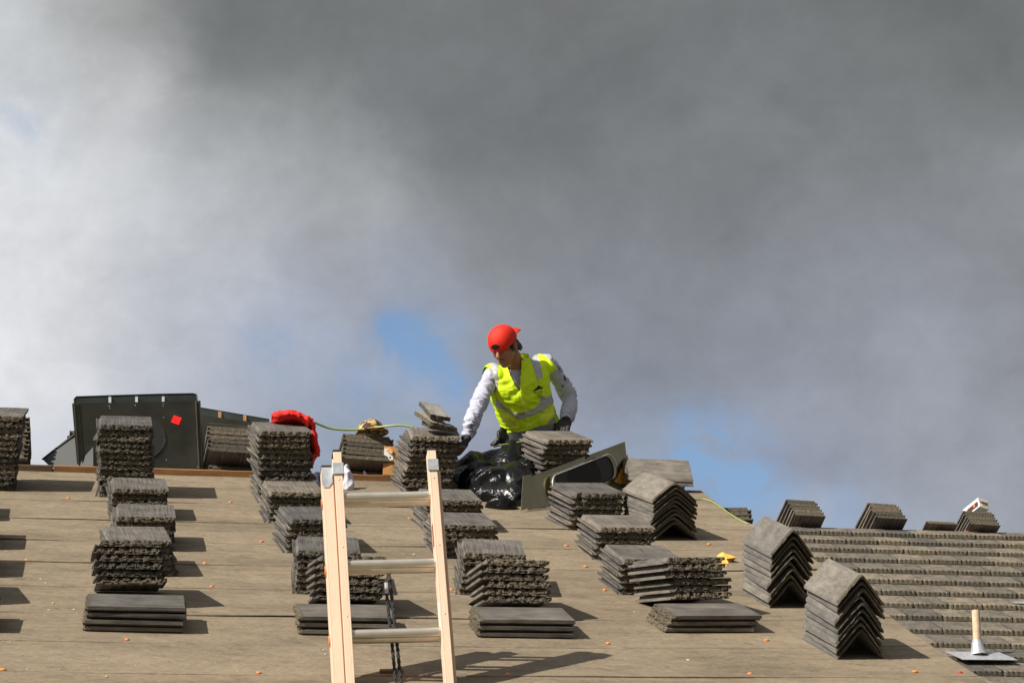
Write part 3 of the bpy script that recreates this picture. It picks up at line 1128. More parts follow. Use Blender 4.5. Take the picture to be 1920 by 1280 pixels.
# first full column
stack('tall stack before the red stickered vent', 232, 796, 13, yaw=-1, t=0.0325, lean=(0.0015, -0.0), jit=0.009, jyaw=2.5, seed=11, offs={7: (0.014, 0, 0)})
stack('short stack just below the red stickered vent', 260, 916, 6, yaw=2, lean=(0.0, 0), seed=12)
stack('second stack below the red stickered vent', 273, 968, 6, yaw=2, lean=(0, 0), seed=13)
stack('third stack below the red stickered vent', 262, 1013, 6, yaw=6, lean=(0.006, 0), seed=14)
stack('leftmost level ragged stack', 243, 1011, 6, tilt=15, yaw=3, H0=0.115, t=0.0335, lean=(0.002, 0), seed=15, jit=0.008)
stack('sideways stack under the leftmost ragged stack', 257, 1137, 4, side=True, lean=(-0.004, 0.001), seed=16, jit=0.008)
# second column
stack('tall stack under the red cloth', 532, 808, 13, yaw=5, t=0.0325, lean=(0.0028, 0), jit=0.008, jyaw=2.5, seed=21, offs={8: (0.015, -0.008)})
stack('short stack just below the red cloth stack', 556, 922, 6, yaw=3, lean=(0.0, 0), seed=22)
stack('second short stack below the red cloth', 594, 973, 6, yaw=6, lean=(0, 0), seed=23)
stack('third short stack below the red cloth', 615, 1033, 7, yaw=-3, lean=(0, 0), seed=24)
stack('level ragged stack behind the ladder', 655, 1040, 6, tilt=14, yaw=0, H0=0.09, t=0.0335, lean=(0.0, 0), seed=25, jit=0.006)
stack('sideways stack behind the ladder', 655, 1156, 3, side=True, yaw=0, lean=(-0.002, 0.0), seed=26)
# third column
stack('tall stack topped with broken bits', 816, 818, 11, yaw=4, t=0.031, lean=(-0.0030, 0), jit=0.010, jyaw=4, seed=31, offs={0: (0.02, 0, -8)})
stack('short stack just below the black plastic', 852, 937, 6, yaw=4, seed=32)
stack('second short stack below the black plastic', 878, 984, 6, yaw=4, seed=33)
stack('third short stack below the black plastic', 927, 1037, 7, yaw=-4, lean=(-0.002, 0), seed=34)
stack('level ragged stack right of the ladder', 967, 1047, 6, tilt=17, yaw=1, H0=0.09, t=0.0335, seed=35)
stack('sideways stack right of the ladder', 990, 1161, 3, side=True, yaw=3, lean=(0.0, 0), seed=36)
# fourth column
stack('ridge stack in front of the worker', 1065, 824, 11, yaw=10, t=0.0305, lean=(-0.0035, 0), jit=0.007, jyaw=3, seed=41)
stack('stack with a broken top before the leaning vent', 1124, 925, 7, yaw=9, lean=(-0.004, 0), jit=0.009, seed=42, top_broken=True, offs={0: (0.01, 0, 0)})
stack('stack just below the broken topped stack', 1174, 988, 6, yaw=4, lean=(-0.003, 0), seed=43)
stack('stack behind the ragged one near the yellow scrap', 1222, 1048, 6, yaw=3, lean=(-0.001, 0), seed=44)
stack('level ragged stack by the yellow scrap', 1302, 1043, 6, tilt=13, yaw=12, H0=0.09, t=0.0330, seed=45, jit=0.008, offs={3: (0.02, 0), 4: (0.02, 0), 5: (0.02, 0)})
stack('sideways stack nearest the yellow scrap', 1345, 1153, 3, side=True, yaw=6, lean=(-0.014, 0.0), t=0.0295, seed=46, jit=0.008)

# stacks lying on the back slope, near ends sticking up over the ridge


def back_stack(desc, px, py, n, yaw=0.0, Yd=None, t=0.0305, tiltb=None, N0=None, seed=0, jit=0.005, lean=(0, 0), far_=False, W=None):
    ang = PA if not far_ else FA
    if tiltb is not None:
        ang = R(tiltb)
    N = Vector((0, math.sin(ang), math.cos(ang)))
    U = Vector((0, math.cos(ang), -math.sin(ang)))
    T = atY(px, py, Yd)
    stack(desc, px, py, n, yaw=yaw, pos=T, N=N, U=U, seed=seed, t=t, jit=jit, jyaw=1.2, lean=lean, flip=True)


back_stack('back slope stack behind the metal vents', 437, 800, 6, Yd=YR + 0.02, yaw=4, t=0.0305, seed=51)
back_stack('pair lying on the ridge behind the cedar batten', 440, 874, 2, Yd=YR + 0.05, yaw=4, t=0.025, seed=52)
back_stack('stack under the camouflage hat', 691, 815, 6, Yd=YR + 0.02, yaw=5, t=0.0300, seed=53, lean=(-0.001, 0))
back_stack('single low tile under the camouflage hat stack', 694, 884, 1, Yd=YR + 0.05, yaw=3, t=0.026, seed=54)
back_stack('back slope stack at the picture left edge', 8, 775, 10, Yd=YR + 0.10, yaw=0, t=0.032, seed=55)
back_stack('dark stack behind the corner of the big vent', 178, 808, 7, Yd=YR + 0.25, yaw=0, t=0.031, seed=56)
back_stack('low stack beyond the sloping roof edge', 1362, 950, 3, Yd=RP(0, au(1300, 915)[1]).y + 0.05, yaw=-4, t=0.032, seed=57)
YF = F0.y
back_stack('leftmost stack on the tiled ridge', 1502, 937, 5, Yd=YF - 0.05, yaw=3, t=0.0380, seed=61, lean=(0.016, -0.004), far_=True)
back_stack('middle stack on the tiled ridge', 1655, 943, 5, Yd=YF - 0.05, yaw=3, t=0.037, seed=62, lean=(0.015, -0.004), far_=True)
back_stack('stack under the white box', 1835, 958, 5, Yd=YF - 0.05, yaw=3, t=0.034, seed=63, lean=(0.008, -0.004), far_=True)
back_stack('lone tile propped on the tiled ridge beside the white box stack', 1766, 977, 1, Yd=YF - 0.03, yaw=2, t=0.03, seed=64, far_=True)
g = G()
g.box(atY(1820, 998, YF + 0.02), Vector((0.07, 0, 0)), Vector((0, 0.05, 0)), Vector((0, 0, 0.012)), 0, 0.003)
thing('terracotta_shim', g.v, g.f, M['terracotta'], 'small reddish shim under the stack that carries the white box', 'shim')

# chevron ridge tiles
GC = dict(name='ridge_tile', noun='ridge tile', group=G_CAP, cat='ridge tile', meshes=CAPSM)


def capstack(desc, px, py, n, t, yaw, seed, lean=(0, 0), jit=0.004, offs=None, steep=False):
    rise_ = 0.122 if steep else 0.095
    H = rise_ + 0.016 + (n - 1) * t
    T = P(px, py, H)
    X, Y, Z = axes(yaw, 0)
    T2 = T - Z * (rise_ + 0.016) + Z * t
    GC['meshes'] = CAPSS if steep else CAPSM
    stack(desc, px, py, n, yaw=yaw, pos=T2, t=t, seed=seed, lean=lean, jit=jit, jyaw=2, offs=offs, **GC)


capstack('ridge tile stack by the leaning vent', 1269, 905, 10, 0.0235, 12, 71, offs={0: (-0.01, 0, 3), 5: (0.0, 0.0), 6: (0, 0.0)})
capstack('middle ridge tile stack by the tiled slope', 1487, 992, 9, 0.0310, 5, 72, jit=0.008, steep=True)
capstack('lowest ridge tile stack on the slope', 1619, 1077, 9, 0.0300, 6, 73, jit=0.008, steep=True)
# ridge tiles lying along the ridge
for k, (dz, lab) in enumerate(((0.0, 'upper of two ridge tiles lying along the ridge behind the leaning vent'), (-0.03, 'lower of two ridge tiles lying along the ridge behind the leaning vent'))):
    c = atY(1228, 862, YR + 0.02) + Vector((0, 0, -0.165 + dz))
    X = Vector((0, -1, 0)); Y = Vector((1, 0, 0)); Z = Vector((0, 0, 1))
    cm = cap_mesh(40 + k, W=0.30, rise=0.155)
    place(cm, 'ridge_tile', c, X, Y, Z, lab, 'ridge tile', G_CAP)

# ------------------------------------------------------------------ broken bits on the tall stack
def chunk(c, X, Y, Z, hx, hy, hz, seed, label):
    bm = bmesh.new()
    bmesh.ops.create_grid(bm, x_segments=14, y_segments=14, size=1)
    top = [v.co.copy() for v in bm.verts]
    fs = [tuple(v.index for v in f.verts) for f in bm.faces]
    bm.free()
    n = len(top)
    V = []
    for sgn in (1, -1):
        for q in top:
            x, y = q.x, q.y
            r = 1 + 0.14 * noise.noise(Vector((x * 2, y * 2, seed))) + 0.06 * noise.noise(Vector((x * 7, y * 7, seed * 2.0)))
            V.append(Vector((x * hx * r, y * hy * r, sgn * hz + (0.003 if sgn > 0 else 0.004) * noise.noise(Vector((x * 5, y * 5, seed + sgn))))))
    edge = [0]
    # boundary loop of the grid (15x15)
    m = 15 if n == 225 else int(math.sqrt(n))
    loop = [i for i in range(m)] + [m * (j + 1) + m - 1 for j in range(m - 1)] + [m * m - 2 - i for i in range(m - 1)] + [m * (m - 2 - j) for j in range(m - 2)]
    F = [tuple(f) for f in fs] + [tuple(n + i for i in reversed(f)) for f in fs]
    MI = [0] * len(F)
    for i in range(len(loop)):
        a, b = loop[i], loop[(i + 1) % len(loop)]
        F.append((b, a, n + a, n + b)); MI.append(1)
    # make side winding consistent
    me = mesh('tile_fragment', V, F, [M['pale'] if seed > 4 else M['cap'], M['tile_end']], MI, smooth=True, sharp=35)
    bm = bmesh.new(); bm.from_mesh(me); bmesh.ops.recalc_face_normals(bm, faces=bm.faces); bm.to_mesh(me); bm.free()
    place(me, 'tile_fragment', c, X, Y, Z, label, 'tile fragment', 'broken tile pieces on the tall stack')


def rotaxes(yaw, pitch, roll):
    e = Euler((R(pitch), R(roll), R(yaw)), 'XYZ').to_matrix()
    return e @ Vector((1, 0, 0)), e @ Vector((0, 1, 0)), e @ Vector((0, 0, 1))


Yc = P(816, 818, 0.34).y
for (px, py, dy, hx, hy, hz, yaw, pit, rol, sd_, lab) in [
    (824, 799, 0.12, 0.085, 0.10, 0.013, 10, 20, 3, 3, 'grey chunk of broken tile, lowest of the pieces beside the worker'),
    (811, 788, 0.12, 0.070, 0.13, 0.013, 22, 27, 7, 5, 'middle broken tile piece with a dark ragged end'),
    (815, 771, 0.12, 0.064, 0.125, 0.013, 16, 31, 5, 8, 'pale broken tile slab on the very top of the rubble')]:
    X, Y, Z = rotaxes(yaw, pit, rol)
    chunk(atY(px, py, Yc + dy), X, Y, Z, hx, hy, hz, sd_, lab)

# ------------------------------------------------------------------ metal roof vents


def pixplane(px, py, p0, n):
    d = ray(px, py)
    return CAMLOC + d * ((Vector(p0) - CAMLOC).dot(n) / d.dot(n))


def plate(g, pts, n, th=0.003, mi=0):
    top = [Vector(p) for p in pts]
    bot = [p - n * th for p in top]
    k = len(top)
    g.add(top + bot, [tuple(range(k)), tuple(range(2 * k - 1, k - 1, -1))] + [(i, k + i, k + (i + 1) % k, (i + 1) % k) for i in range(k)], mi)


def ribbon(g, p, q, w, h, n, mi=0):
    """raised fold from p to q standing h proud of the sheet"""
    d = (Vector(q) - Vector(p))
    s = d.normalized().cross(n).normalized() * w / 2
    p, q = Vector(p), Vector(q)
    g.add([p - s, p - s * 0.3 + n * h, p + s * 0.3 + n * h, p + s, q - s, q - s * 0.3 + n * h, q + s * 0.3 + n * h, q + s],
          [(0, 1, 5, 4), (1, 2, 6, 5), (2, 3, 7, 6), (0, 3, 2, 1), (4, 5, 6, 7)], mi)


# big vent with the red sticker, propped behind the ridge
n1 = Vector((0.03, -math.cos(R(14)), math.sin(R(14)))).normalized()
p0 = atY(260, 880, YR + 0.07)
q1 = lambda px, py: pixplane(px, py, p0, n1)
v1 = empty('roof_vent', q1(260, 879))
tag(v1, 'large olive metal roof vent pan with a square red sticker propped on the ridge', 'roof vent', 'metal roof vents on the ridge')
g = G()
plate(g, [q1(135, 756), q1(145, 878), q1(381, 881), q1(376, 751)], n1, 0.002)
for (a, b, c, d_) in ((140, 757, 149, 877), (147, 757, 156, 877), (368, 752, 374, 880), (374, 752, 379, 880)):
    ribbon(g, q1(a, b), q1(c, d_), 0.014, 0.012, n1)
part('pan', g.v, g.f, M['panel'], v1)
g = G()
bk = -n1 * 0.085
q1b = lambda px, py: pixplane(px, py, p0 + bk, n1)
rr = [(139, 758), (139, 748), (143, 744), (200, 742), (300, 739), (362, 738), (369, 740), (371, 754)]
plate(g, [q1b(x, y) for x, y in rr][::-1], n1, 0.0025)
# curled top edge
g.tube([q1b(x, y) + n1 * 0.003 for x, y in rr], 0.0035, 8)
part('hood', g.v, g.f, M['blackmetal'], v1)
for x in (206, 256, 306):
    g = G()
    a, b = q1(x - 2.5, 757), q1(x + 2.5, 757)
    c, d_ = q1b(x + 2.5, 743), q1b(x - 2.5, 743)
    plate(g, [a, b, c, d_], Vector((0, 0, 1)), 0.002)
    part('spacer_tab', g.v, g.f, M['galv'], v1)
# round screened throat
g = G()
cc = q1(262, 822)
ex = Vector((1, 0, 0)); ey = n1.cross(ex)
ring = [cc + n1 * 0.006 + ex * 0.152 * math.cos(t * math.pi / 24) + ey * 0.152 * math.sin(t * math.pi / 24) for t in range(48)]
plate(g, ring, n1, 0.004)
for k in range(22):
    y = -0.14 + k * 0.0132
    w_ = math.sqrt(max(0, 0.149 ** 2 - y * y))
    g.tube([cc + n1 * 0.008 + ex * -w_ + ey * y, cc + n1 * 0.008 + ex * w_ + ey * y], 0.0012, 5)
part('screen', g.v, g.f, M['mesh'], v1)
g = G()
for k in range(48):
    pass
g.tube(ring + [ring[0]], 0.003, 6, caps=False)
part('screen_rim', g.v, g.f, M['blackmetal'], v1)
g = G()
c = q1(330.5, 787.5) + n1 * 0.003
a = R(-20)
e1, e2 = ex * math.cos(a) + ey * math.sin(a), ey * math.cos(a) - ex * math.sin(a)
plate(g, [c + (e1 * i + e2 * j) * 0.0265 for i, j in ((-1, -1), (1, -1), (1, 1), (-1, 1))], n1, 0.001)
part('sticker', g.v, g.f, M['sticker'], v1)
for (x, y) in ((205, 761), (206, 765), (254, 760), (306, 758), (306, 762), (307, 783), (310, 823), (312, 862), (371, 875)):
    g = G()
    g.ell(q1(x, y) + n1 * 0.002, ex * 0.0028, ey * 0.0028, n1 * 0.002, 8, 6)
    part('rivet', g.v, g.f, M['galv'], v1, smooth=True)

# second vent behind it
n2 = Vector((-0.10, -math.cos(R(18)), math.sin(R(18)))).normalized()
p0 = atY(440, 880, YR + 0.44)
q2 = lambda px, py: pixplane(px, py, p0, n2)
v2 = empty('roof_vent', q2(430, 875))
tag(v2, 'dark metal roof vent with a slotted sloping top partly behind the stickered vent', 'roof vent', 'metal roof vents on the ridge')
g = G()
plate(g, [q2(372, 777), q2(372, 884), q2(520, 900), q2(505, 795)], n2, 0.002)
g.tube([q2(392, 800), q2(440, 805), q2(500, 812)], 0.035, 14)
part('pan', g.v, g.f, M['panel'], v2, smooth=True, sharp=30)
g = G()
bk = -n2 * 0.07
q2b = lambda px, py: pixplane(px, py, p0 + bk, n2)
plate(g, [q2b(372, 778), q2b(372, 763.5), q2b(505, 786), q2b(505, 800)], n2, 0.0025)
g.tube([q2b(372, 763.5), q2b(505, 786)], 0.0035, 8)
part('hood', g.v, g.f, M['blackmetal'], v2)
for x in (412, 459):
    g = G()
    yy = 777 + (x - 372) * 0.135
    plate(g, [q2(x - 3, yy), q2(x + 3, yy + 1), q2b(x + 3, yy - 11), q2b(x - 3, yy - 12)], Vector((0, 0, 1)), 0.002)
    part('spacer_tab', g.v, g.f, M['cedar'], v2)

# third vent: a dark corner left of the big one
n3 = Vector((-0.35, -math.cos(R(30)), math.sin(R(30)))).normalized()
p0 = atY(110, 878, YR + 0.10)
q3 = lambda px, py: pixplane(px, py, p0, n3)
v3 = empty('roof_vent', q3(112, 880))
tag(v3, 'black metal vent corner pointing out beside the stickered vent', 'roof vent', 'metal roof vents on the ridge')
g = G()
plate(g, [q3(81, 862), q3(100, 880), q3(175, 884), q3(175, 800), q3(134, 824)][::-1], -n3, 0.003)
plate(g, [p - n3 * 0.03 - Vector((0, 0, 0.014)) for p in (q3(83, 870), q3(95, 884), q3(170, 890), q3(170, 850))][::-1], -n3, 0.003)
part('pan', g.v, g.f, M['blackpaint'], v3)
g = G()
g.tube([q3(79, 861), q3(106, 841), q3(134, 820), q3(160, 803)], [0.005, 0.009, 0.011, 0.011], 8)
part('hood', g.v, g.f, M['black'], v3, smooth=True)

# leaning vent by the ridge tiles
BL, BR = P(986, 958, 0.0), P(1184, 915, 0.0)
exx = (BR - BL).normalized()
n4 = (exx.cross(Vector((0, 0.16, 1)).normalized()))
if n4.y > 0: n4 = -n4
n4.normalize()
q4 = lambda px, py: pixplane(px, py, BL, n4)
v4 = empty('roof_vent', BL)
tag(v4, 'olive metal roof vent with a long rounded screen leaning against the stack before the worker', 'roof vent', 'metal roof vents on the ridge')
g = G()
plate(g, [q4(992, 894), q4(999, 955), q4(1182, 911), q4(1171.5, 827.5)], n4, 0.002)
part('pan', g.v, g.f, M['darkmetal'], v4)
c1, c2 = q4(1041, 915), q4(1138, 876)
ux = (c2 - c1).normalized(); uy = n4.cross(ux)
if uy.z < 0: uy = -uy
rad = 0.078
out = []
for k in range(25):
    t = math.pi / 2 + math.pi * k / 24
    out.append(c1 + ux * math.cos(t) * rad + uy * math.sin(t) * rad)
for k in range(25):
    t = -math.pi / 2 + math.pi * k / 24
    out.append(c2 + ux * math.cos(t) * rad + uy * math.sin(t) * rad)
g = G()
cen = (c1 + c2) / 2
g.loft([out, [p + n4 * 0.022 for p in out], [cen + (p - cen) * 0.95 + n4 * 0.032 for p in out], [cen + (p - cen) * 0.90 + n4 * 0.026 for p in out]], caps=False)
part('hood', g.v, g.f, M['darkmetal'], v4, smooth=True, sharp=50)
g = G()
g.add([], [])
inn = [cen + (p - cen) * 0.91 + n4 * 0.020 for p in out]
g.add(inn, [tuple(range(len(inn)))])
for k in range(40):
    s = -0.235 + k * 0.012
    hh = rad * 0.88 if abs(s) < 0.15 else math.sqrt(max(0.0001, (rad * 0.88) ** 2 - (abs(s) - 0.15) ** 2))
    if abs(s) > 0.15 + rad * 0.86: continue
    g.tube([cen + ux * s - uy * hh + n4 * 0.021, cen + ux * s + uy * hh + n4 * 0.021], 0.0011, 4)
for k in range(-6, 7):
    yv_ = k * 0.0105
    g.tube([c1 + uy * yv_ - ux * 0.04 + n4 * 0.021, c2 + uy * yv_ + ux * 0.04 + n4 * 0.021], 0.0011, 4)
part('screen', g.v, g.f, M['mesh'], v4)
g = G()
lp = [cen + (p - cen) * 0.985 + n4 * 0.029 for p in out[-14:] + out[:20]]
g.tube(lp, 0.0045, 8)
part('hood_lip_highlight', g.v, g.f, M['galv'], v4, smooth=True)  # paler metal along the upper lip, a highlight put into its colour
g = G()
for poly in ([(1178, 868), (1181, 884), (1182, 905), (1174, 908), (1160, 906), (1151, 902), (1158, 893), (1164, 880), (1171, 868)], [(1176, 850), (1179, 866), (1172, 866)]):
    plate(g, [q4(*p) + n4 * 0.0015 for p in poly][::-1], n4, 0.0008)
part('orange_patch', g.v, g.f, simple('patch_orange', (0.62, 0.30, 0.03), 0.4, metal=0.2, var=0.6, scale=40), v4)  # irregular orange patches near the right end of the plate
# loose flashing sheets at its left
for k, (pp_, lab) in enumerate(((((990, 897), (987, 958), (998, 953), (1000, 894)), 'narrow olive metal sheet tucked against the leaning vent'),
                             (((976, 893), (972, 958), (984, 954), (992, 890)), 'outermost narrow metal sheet between black plastic and leaning vent'))):
    g = G()
    off_ = n4 * (0.006 + 0.012 * k)
    plate(g, [q4(*p) + off_ for p in pp_], n4, 0.0015)
    thing('metal_sheet', g.v, g.f, M['darkmetal'], lab, 'metal sheet', group='narrow metal sheets by the leaning vent')

# ------------------------------------------------------------------ ladder
LD = Vector((0.048, -math.cos(R(75)), -math.sin(R(75)))).normalized()      # down along the ladder
LX = Vector((1, 0, 0.048)).normalized()
LN = LD.cross(LX).normalized()
if LN.y > 0: LN = -LN                                      # towards the viewer
TLp = P(632.0, 846, 0.87)
TRp = P(810.0, 852, 0.87)
TRp = TLp + LX * (TRp.x - TLp.x)
LEN = TLp.z / -LD.z - 0.02
lad = empty('extension_ladder', (TLp + TRp) / 2 + LD * LEN)
tag(lad, 'pale tan extension ladder with aluminium rungs standing against the roof edge', 'ladder')


def chan(top, ln, w, d, open_dir, name, th=0.007):
    g = G()
    c = top + LD * ln / 2
    # web + two flanges
    g.box(c - open_dir * (w / 2 - th / 2), LX * (th / 2), LN * (d / 2), LD * (ln / 2), 0, 0.0015)
    for sgn in (1, -1):
        g.box(c + LN * sgn * (d / 2 - th / 2) + open_dir * (th / 2), LX * (w / 2 - th / 2 - 0.0002), LN * (th / 2 - 0.0003), LD * (ln / 2 - 0.0005), 0, 0.0015)
    return part(name, g.v, g.f, M['rail'], lad)


wf_, df_ = 0.034, 0.070
flyL = TLp
flyR = TRp
r1_ = chan(flyL - LN * df_ / 2, LEN * 0.7, wf_, df_, -LX, 'fly_rail')
r2_ = chan(flyR - LN * df_ / 2, LEN * 0.7, wf_, df_, LX, 'fly_rail')
baseL = TLp + LD * 0.055 - LX * 0.0425 - LN * 0.035
baseR = TRp + LD * 0.055 + LX * 0.020 - LN * 0.085
r3_ = chan(baseL - LN * 0.036, LEN - 0.06, 0.046, 0.078, LX, 'base_rail')
r4_ = chan(baseR - LN * 0.036, LEN - 0.06, 0.040, 0.078, -LX, 'base_rail')
for rl_, c_, w_ in ((r1_, flyL, wf_), (r2_, flyR, wf_)):
    g = G()
    g.box(c_ - LN * df_ / 2 - LD * 0.004, LX * (w_ / 2 + .001), LN * (df_ / 2 + .001), LD * 0.005, 0, 0.002)
    part('end_cap', g.v, g.f, M['black'], lad)
for c_, w_ in ((baseL, 0.046), (baseR, 0.04)):
    g = G()
    g.box(c_ - LN * 0.036 - LD * 0.004, LX * (w_ / 2 + .001), LN * 0.040, LD * 0.005, 0, 0.002)
    part('end_cap', g.v, g.f, M['black'], lad)
# rungs
k = 0
s = 0.197
XL, XR = flyL.x + 0.016, flyR.x - 0.016
while s < LEN - 0.15:
    if s < LEN * 0.7 - 0.05:
        c = (TLp + TRp) / 2 + LD * s - LN * 0.030; HW = (TRp - TLp).length / 2 - 0.016
        g = G()
        rr_ = []
        for t in range(20):
            a = 2 * math.pi * t / 20
            rv = 0.0185 + (0.0012 if t % 2 else 0)
            rr_.append((math.cos(a) * rv, math.sin(a) * rv))
        g.loft([[c + LX * x + LN * p[0] + LD * p[1] for p in rr_] for x in (-HW, HW)])
        part('rung', g.v, g.f, M['alu'], lad, smooth=True, sharp=60)
        g = G()
        for x in (-HW + 0.002, HW - 0.002):
            g.loft([[c + LX * (x + dx) + LN * math.cos(a) * 0.024 + LD * math.sin(a) * 0.024 for a in [2 * math.pi * t / 18 for t in range(18)]] for dx in (-0.003, 0.003)])
        part('rung_collar', g.v, g.f, M['alu'], lad, smooth=True, sharp=60)
    if s > 0.1:
        c = (TLp + TRp) / 2 + LD * (s - 0.008) - LN * 0.100
        g = G()
        g.loft([[c + LX * x + LN * p[0] + LD * p[1] for p in rr_] for x in (-HW - 0.03, HW + 0.015)])
        part('rung', g.v, g.f, M['alu'], lad, smooth=True, sharp=60)
        # orange plug and steel washer on the outer rail
        g = G()
        cw = baseL + LD * (s + 0.008 - 0.055) - LN * 0.030 - LX * 0.0235
        for rr2, dx, mi in ((0.030, 0.002, 0), (0.020, 0.006, 1)):
            g.loft([[cw - LX * q + LN * math.cos(a) * rr2 * .7 + LD * math.sin(a) * rr2 for a in [2 * math.pi * t / 18 for t in range(18)]] for q in (0, dx)], mi)
        part('rung_plug', g.v, g.f, [M['alu'], M['orange']], lad, fmat=g.m, smooth=True, sharp=50)
    s += 0.305
# guide brackets near the top
for side, (fx, bx, y0) in enumerate(((flyL.x, baseL.x, 0.055), (flyR.x, baseR.x, 0.045))):
    g = G()
    c = (flyL, flyR)[side] + LD * (y0 + 0.025)
    g.box(c + LN * 0.004, LX * 0.023, LN * 0.0025, LD * 0.026, 0, 0.0015)
    g.box(c + LX * 0.0225 - LN * 0.03, LX * 0.002, LN * 0.034, LD * 0.026, 0, 0.001)
    if side == 0:
        g.box(c + LX * -0.0225 - LN * 0.012, LX * 0.002, LN * 0.017, LD * 0.026, 0, 0.001)
        cb = (baseL, baseR)[side] + LD * (y0 + 0.05 - 0.055) + LN * 0.006
        g.add([cb + LX * -0.024 - LD * 0.045, cb + LX * 0.021 - LD * 0.045, cb + LX * 0.021 + LD * 0.02, cb + LX * 0.004 + LD * 0.045, cb + LX * -0.018 + LD * 0.045, cb + LX * -0.024 + LD * 0.03], [(0, 1, 2, 3, 4, 5)])
    part('guide_bracket', g.v, g.f, M['galv'], lad)
for (sa, sb, mt, nm_) in ((0.33, 0.43, M['lip'], 'worn_sticker'), (0.68, 0.79, M['paper'], 'worn_sticker')):
    g = G()
    c = flyR + LD * (sa + sb) / 2 - LX * (wf_ / 2 + 0.0006) - LN * 0.030
    g.box(c, LX * 0.0005, LN * 0.016, LD * (sb - sa) / 2)
    part(nm_, g.v, g.f, mt, lad)
for q_ in range(9):
    for rl_c in (flyL, flyR):
        g = G()
        g.ell(rl_c + LD * (0.13 + q_ * 0.1525) + LX * 0.002, LX * 0.0035, LN * 0.0015, LD * 0.0035, 8, 6)
        if q_ % 2 == 0: part('rivet', g.v, g.f, M['galv'], lad, smooth=True)
# pulley and rope
pc = Vector((0, TLp.y, TLp.z)) + LD * (0.197 + 0.305 + 0.03) - LN * 0.105
pw = lambda px, py: pixplane(px, py, TLp - LN * 0.125, LN)
g = G()
g.box(pw(728.5, 1076), LX * 0.009, LN * 0.004, LD * 0.022, 0, 0.001)
g.box(pw(724.5, 1101), LX * 0.007, LN * 0.006, LD * 0.028, 0, 0.003)
g.ell(pw(729, 1084), LX * 0.013, LN * 0.006, LD * 0.013, 12, 8)
part('pulley', g.v, g.f, M['galv'], lad, smooth=True, sharp=40)


def rope_mesh(pts, r0, name, label=None):
    g = G()
    P3 = []
    for i in range(len(pts) - 1):
        a, b = Vector(pts[i]), Vector(pts[i + 1])
        m = max(2, int((b - a).length / 0.006))
        P3 += [a + (b - a) * (k / m) for k in range(m)]
    P3.append(Vector(pts[-1]))
    for ph in (0, math.pi):
        hp = []
        for i, p in enumerate(P3):
            a = i * 0.75 + ph
            hp.append(p + LX * math.cos(a) * r0 * 0.32 + LN * math.sin(a) * r0 * 0.32)
        g.tube(hp, r0 * 0.72, 6)
    o = part(name, g.v, g.f, M['rope'], lad, smooth=True)
    return o


ext = LD * 2.2
rope_mesh([pw(725, 1112), pw(732, 1181), pw(735, 1205), pw(742, 1280), pw(742, 1280) + ext], 0.0075, 'rope')
rope_mesh([pw(731, 1086), pw(736, 1130), pw(741, 1179), pw(744, 1201), pw(752, 1280), pw(752, 1280) + ext], 0.0075, 'rope')
g = G()
for c_ in (baseL, baseR):
    q = c_ + LD * (LEN - 0.06) - LN * 0.036
    g.box(q, LX * 0.03, Vector((0, 0.05, 0)), Vector((0, 0, 0.015)), 0, 0.004)
part('foot', g.v, g.f, M['black'], lad)

# ------------------------------------------------------------------ small things on the roof
g = G()
g.box(P(734, 1259, 0.012), Vector((0.048, 0, 0.002)), UPS * 0.016, NRM * 0.011, 0, 0.003)
thing('wood_scrap', g.v, g.f, M['scrap'], 'short brown scrap of wood lying on the felt behind the ladder rope', 'wood scrap')

# yellow scrap
pts = [((1355, 1033.5), .05), ((1381, 1044), .035), ((1375, 1049), .008), ((1366, 1057), .004), ((1342, 1055), .010), ((1350, 1047), .020), ((1344, 1041), .03), ((1362, 1046), .030)]
vs = [P(p[0], p[1], h) for p, h in pts]
fs = [(0, 7, 6), (0, 1, 7), (1, 2, 7), (2, 3, 7), (3, 4, 5), (3, 5, 7), (5, 6, 7)]
bm = bmesh.new()
bv = [bm.verts.new(v) for v in vs]
for f in fs: bm.faces.new([bv[i] for i in f])
bmesh.ops.subdivide_edges(bm, edges=list(bm.edges), cuts=2, use_grid_fill=True)
bm.normal_update()
for v in bm.verts: v.co += NRM * 0.006 * noise.noise(v.co * 22)
bm.verts.index_update()
vv = [v.co.copy() for v in bm.verts]; ff = [tuple(v.index for v in f.verts) for f in bm.faces]
bm.free()
n_ = len(vv)
thing('yellow_scrap', vv + [v - NRM * 0.003 for v in vv], ff + [tuple(n_ + i for i in reversed(f)) for f in ff], M['leaf'],
      'crumpled yellow orange scrap lying beside the ragged tile stack', 'scrap')

# stray grit and chips on the felt
g = G()
for i in range(95):
    px, py = rnd.uniform(0, 1700), rnd.uniform(905, 1280)
    if i < 26:
        px, py = [(54, 1089), (76, 1088), (86, 1095), (100, 1133), (92, 1146), (139, 1145), (122, 1078), (362, 930), (357, 1034), (200, 1271), (201, 1237), (607, 1221), (610, 1229), (776, 1042), (784, 1045),
                  (757, 1042), (20, 1204), (405, 1244), (1475, 1050), (112, 1257), (1540, 1190), (930, 1230), (270, 1290), (1190, 1150), (1290, 1240), (52, 1257)][i]
    a, u = au(px, py)
    if a > rake_a(u) - 0.05 or u > URIDGE - 0.05: continue
    r = rnd.uniform(0.0014, 0.003) if i >= 26 else rnd.uniform(0.003, 0.006)
    c = RP(a, u, 0.006 + r * 0.4)
    X = Vector((1, 0, 0)); th = rnd.uniform(0, 3)
    e1 = X * math.cos(th) + UPS * math.sin(th); e2 = NRM.cross(e1)
    g.ell(c, e1 * r * rnd.uniform(1, 2), e2 * r, NRM * r * 0.6, 6, 4)
thing('roof_grit', g.v, g.f, M['stone'], 'pale grit and mortar chips scattered over the felt', 'grit', kind='stuff')

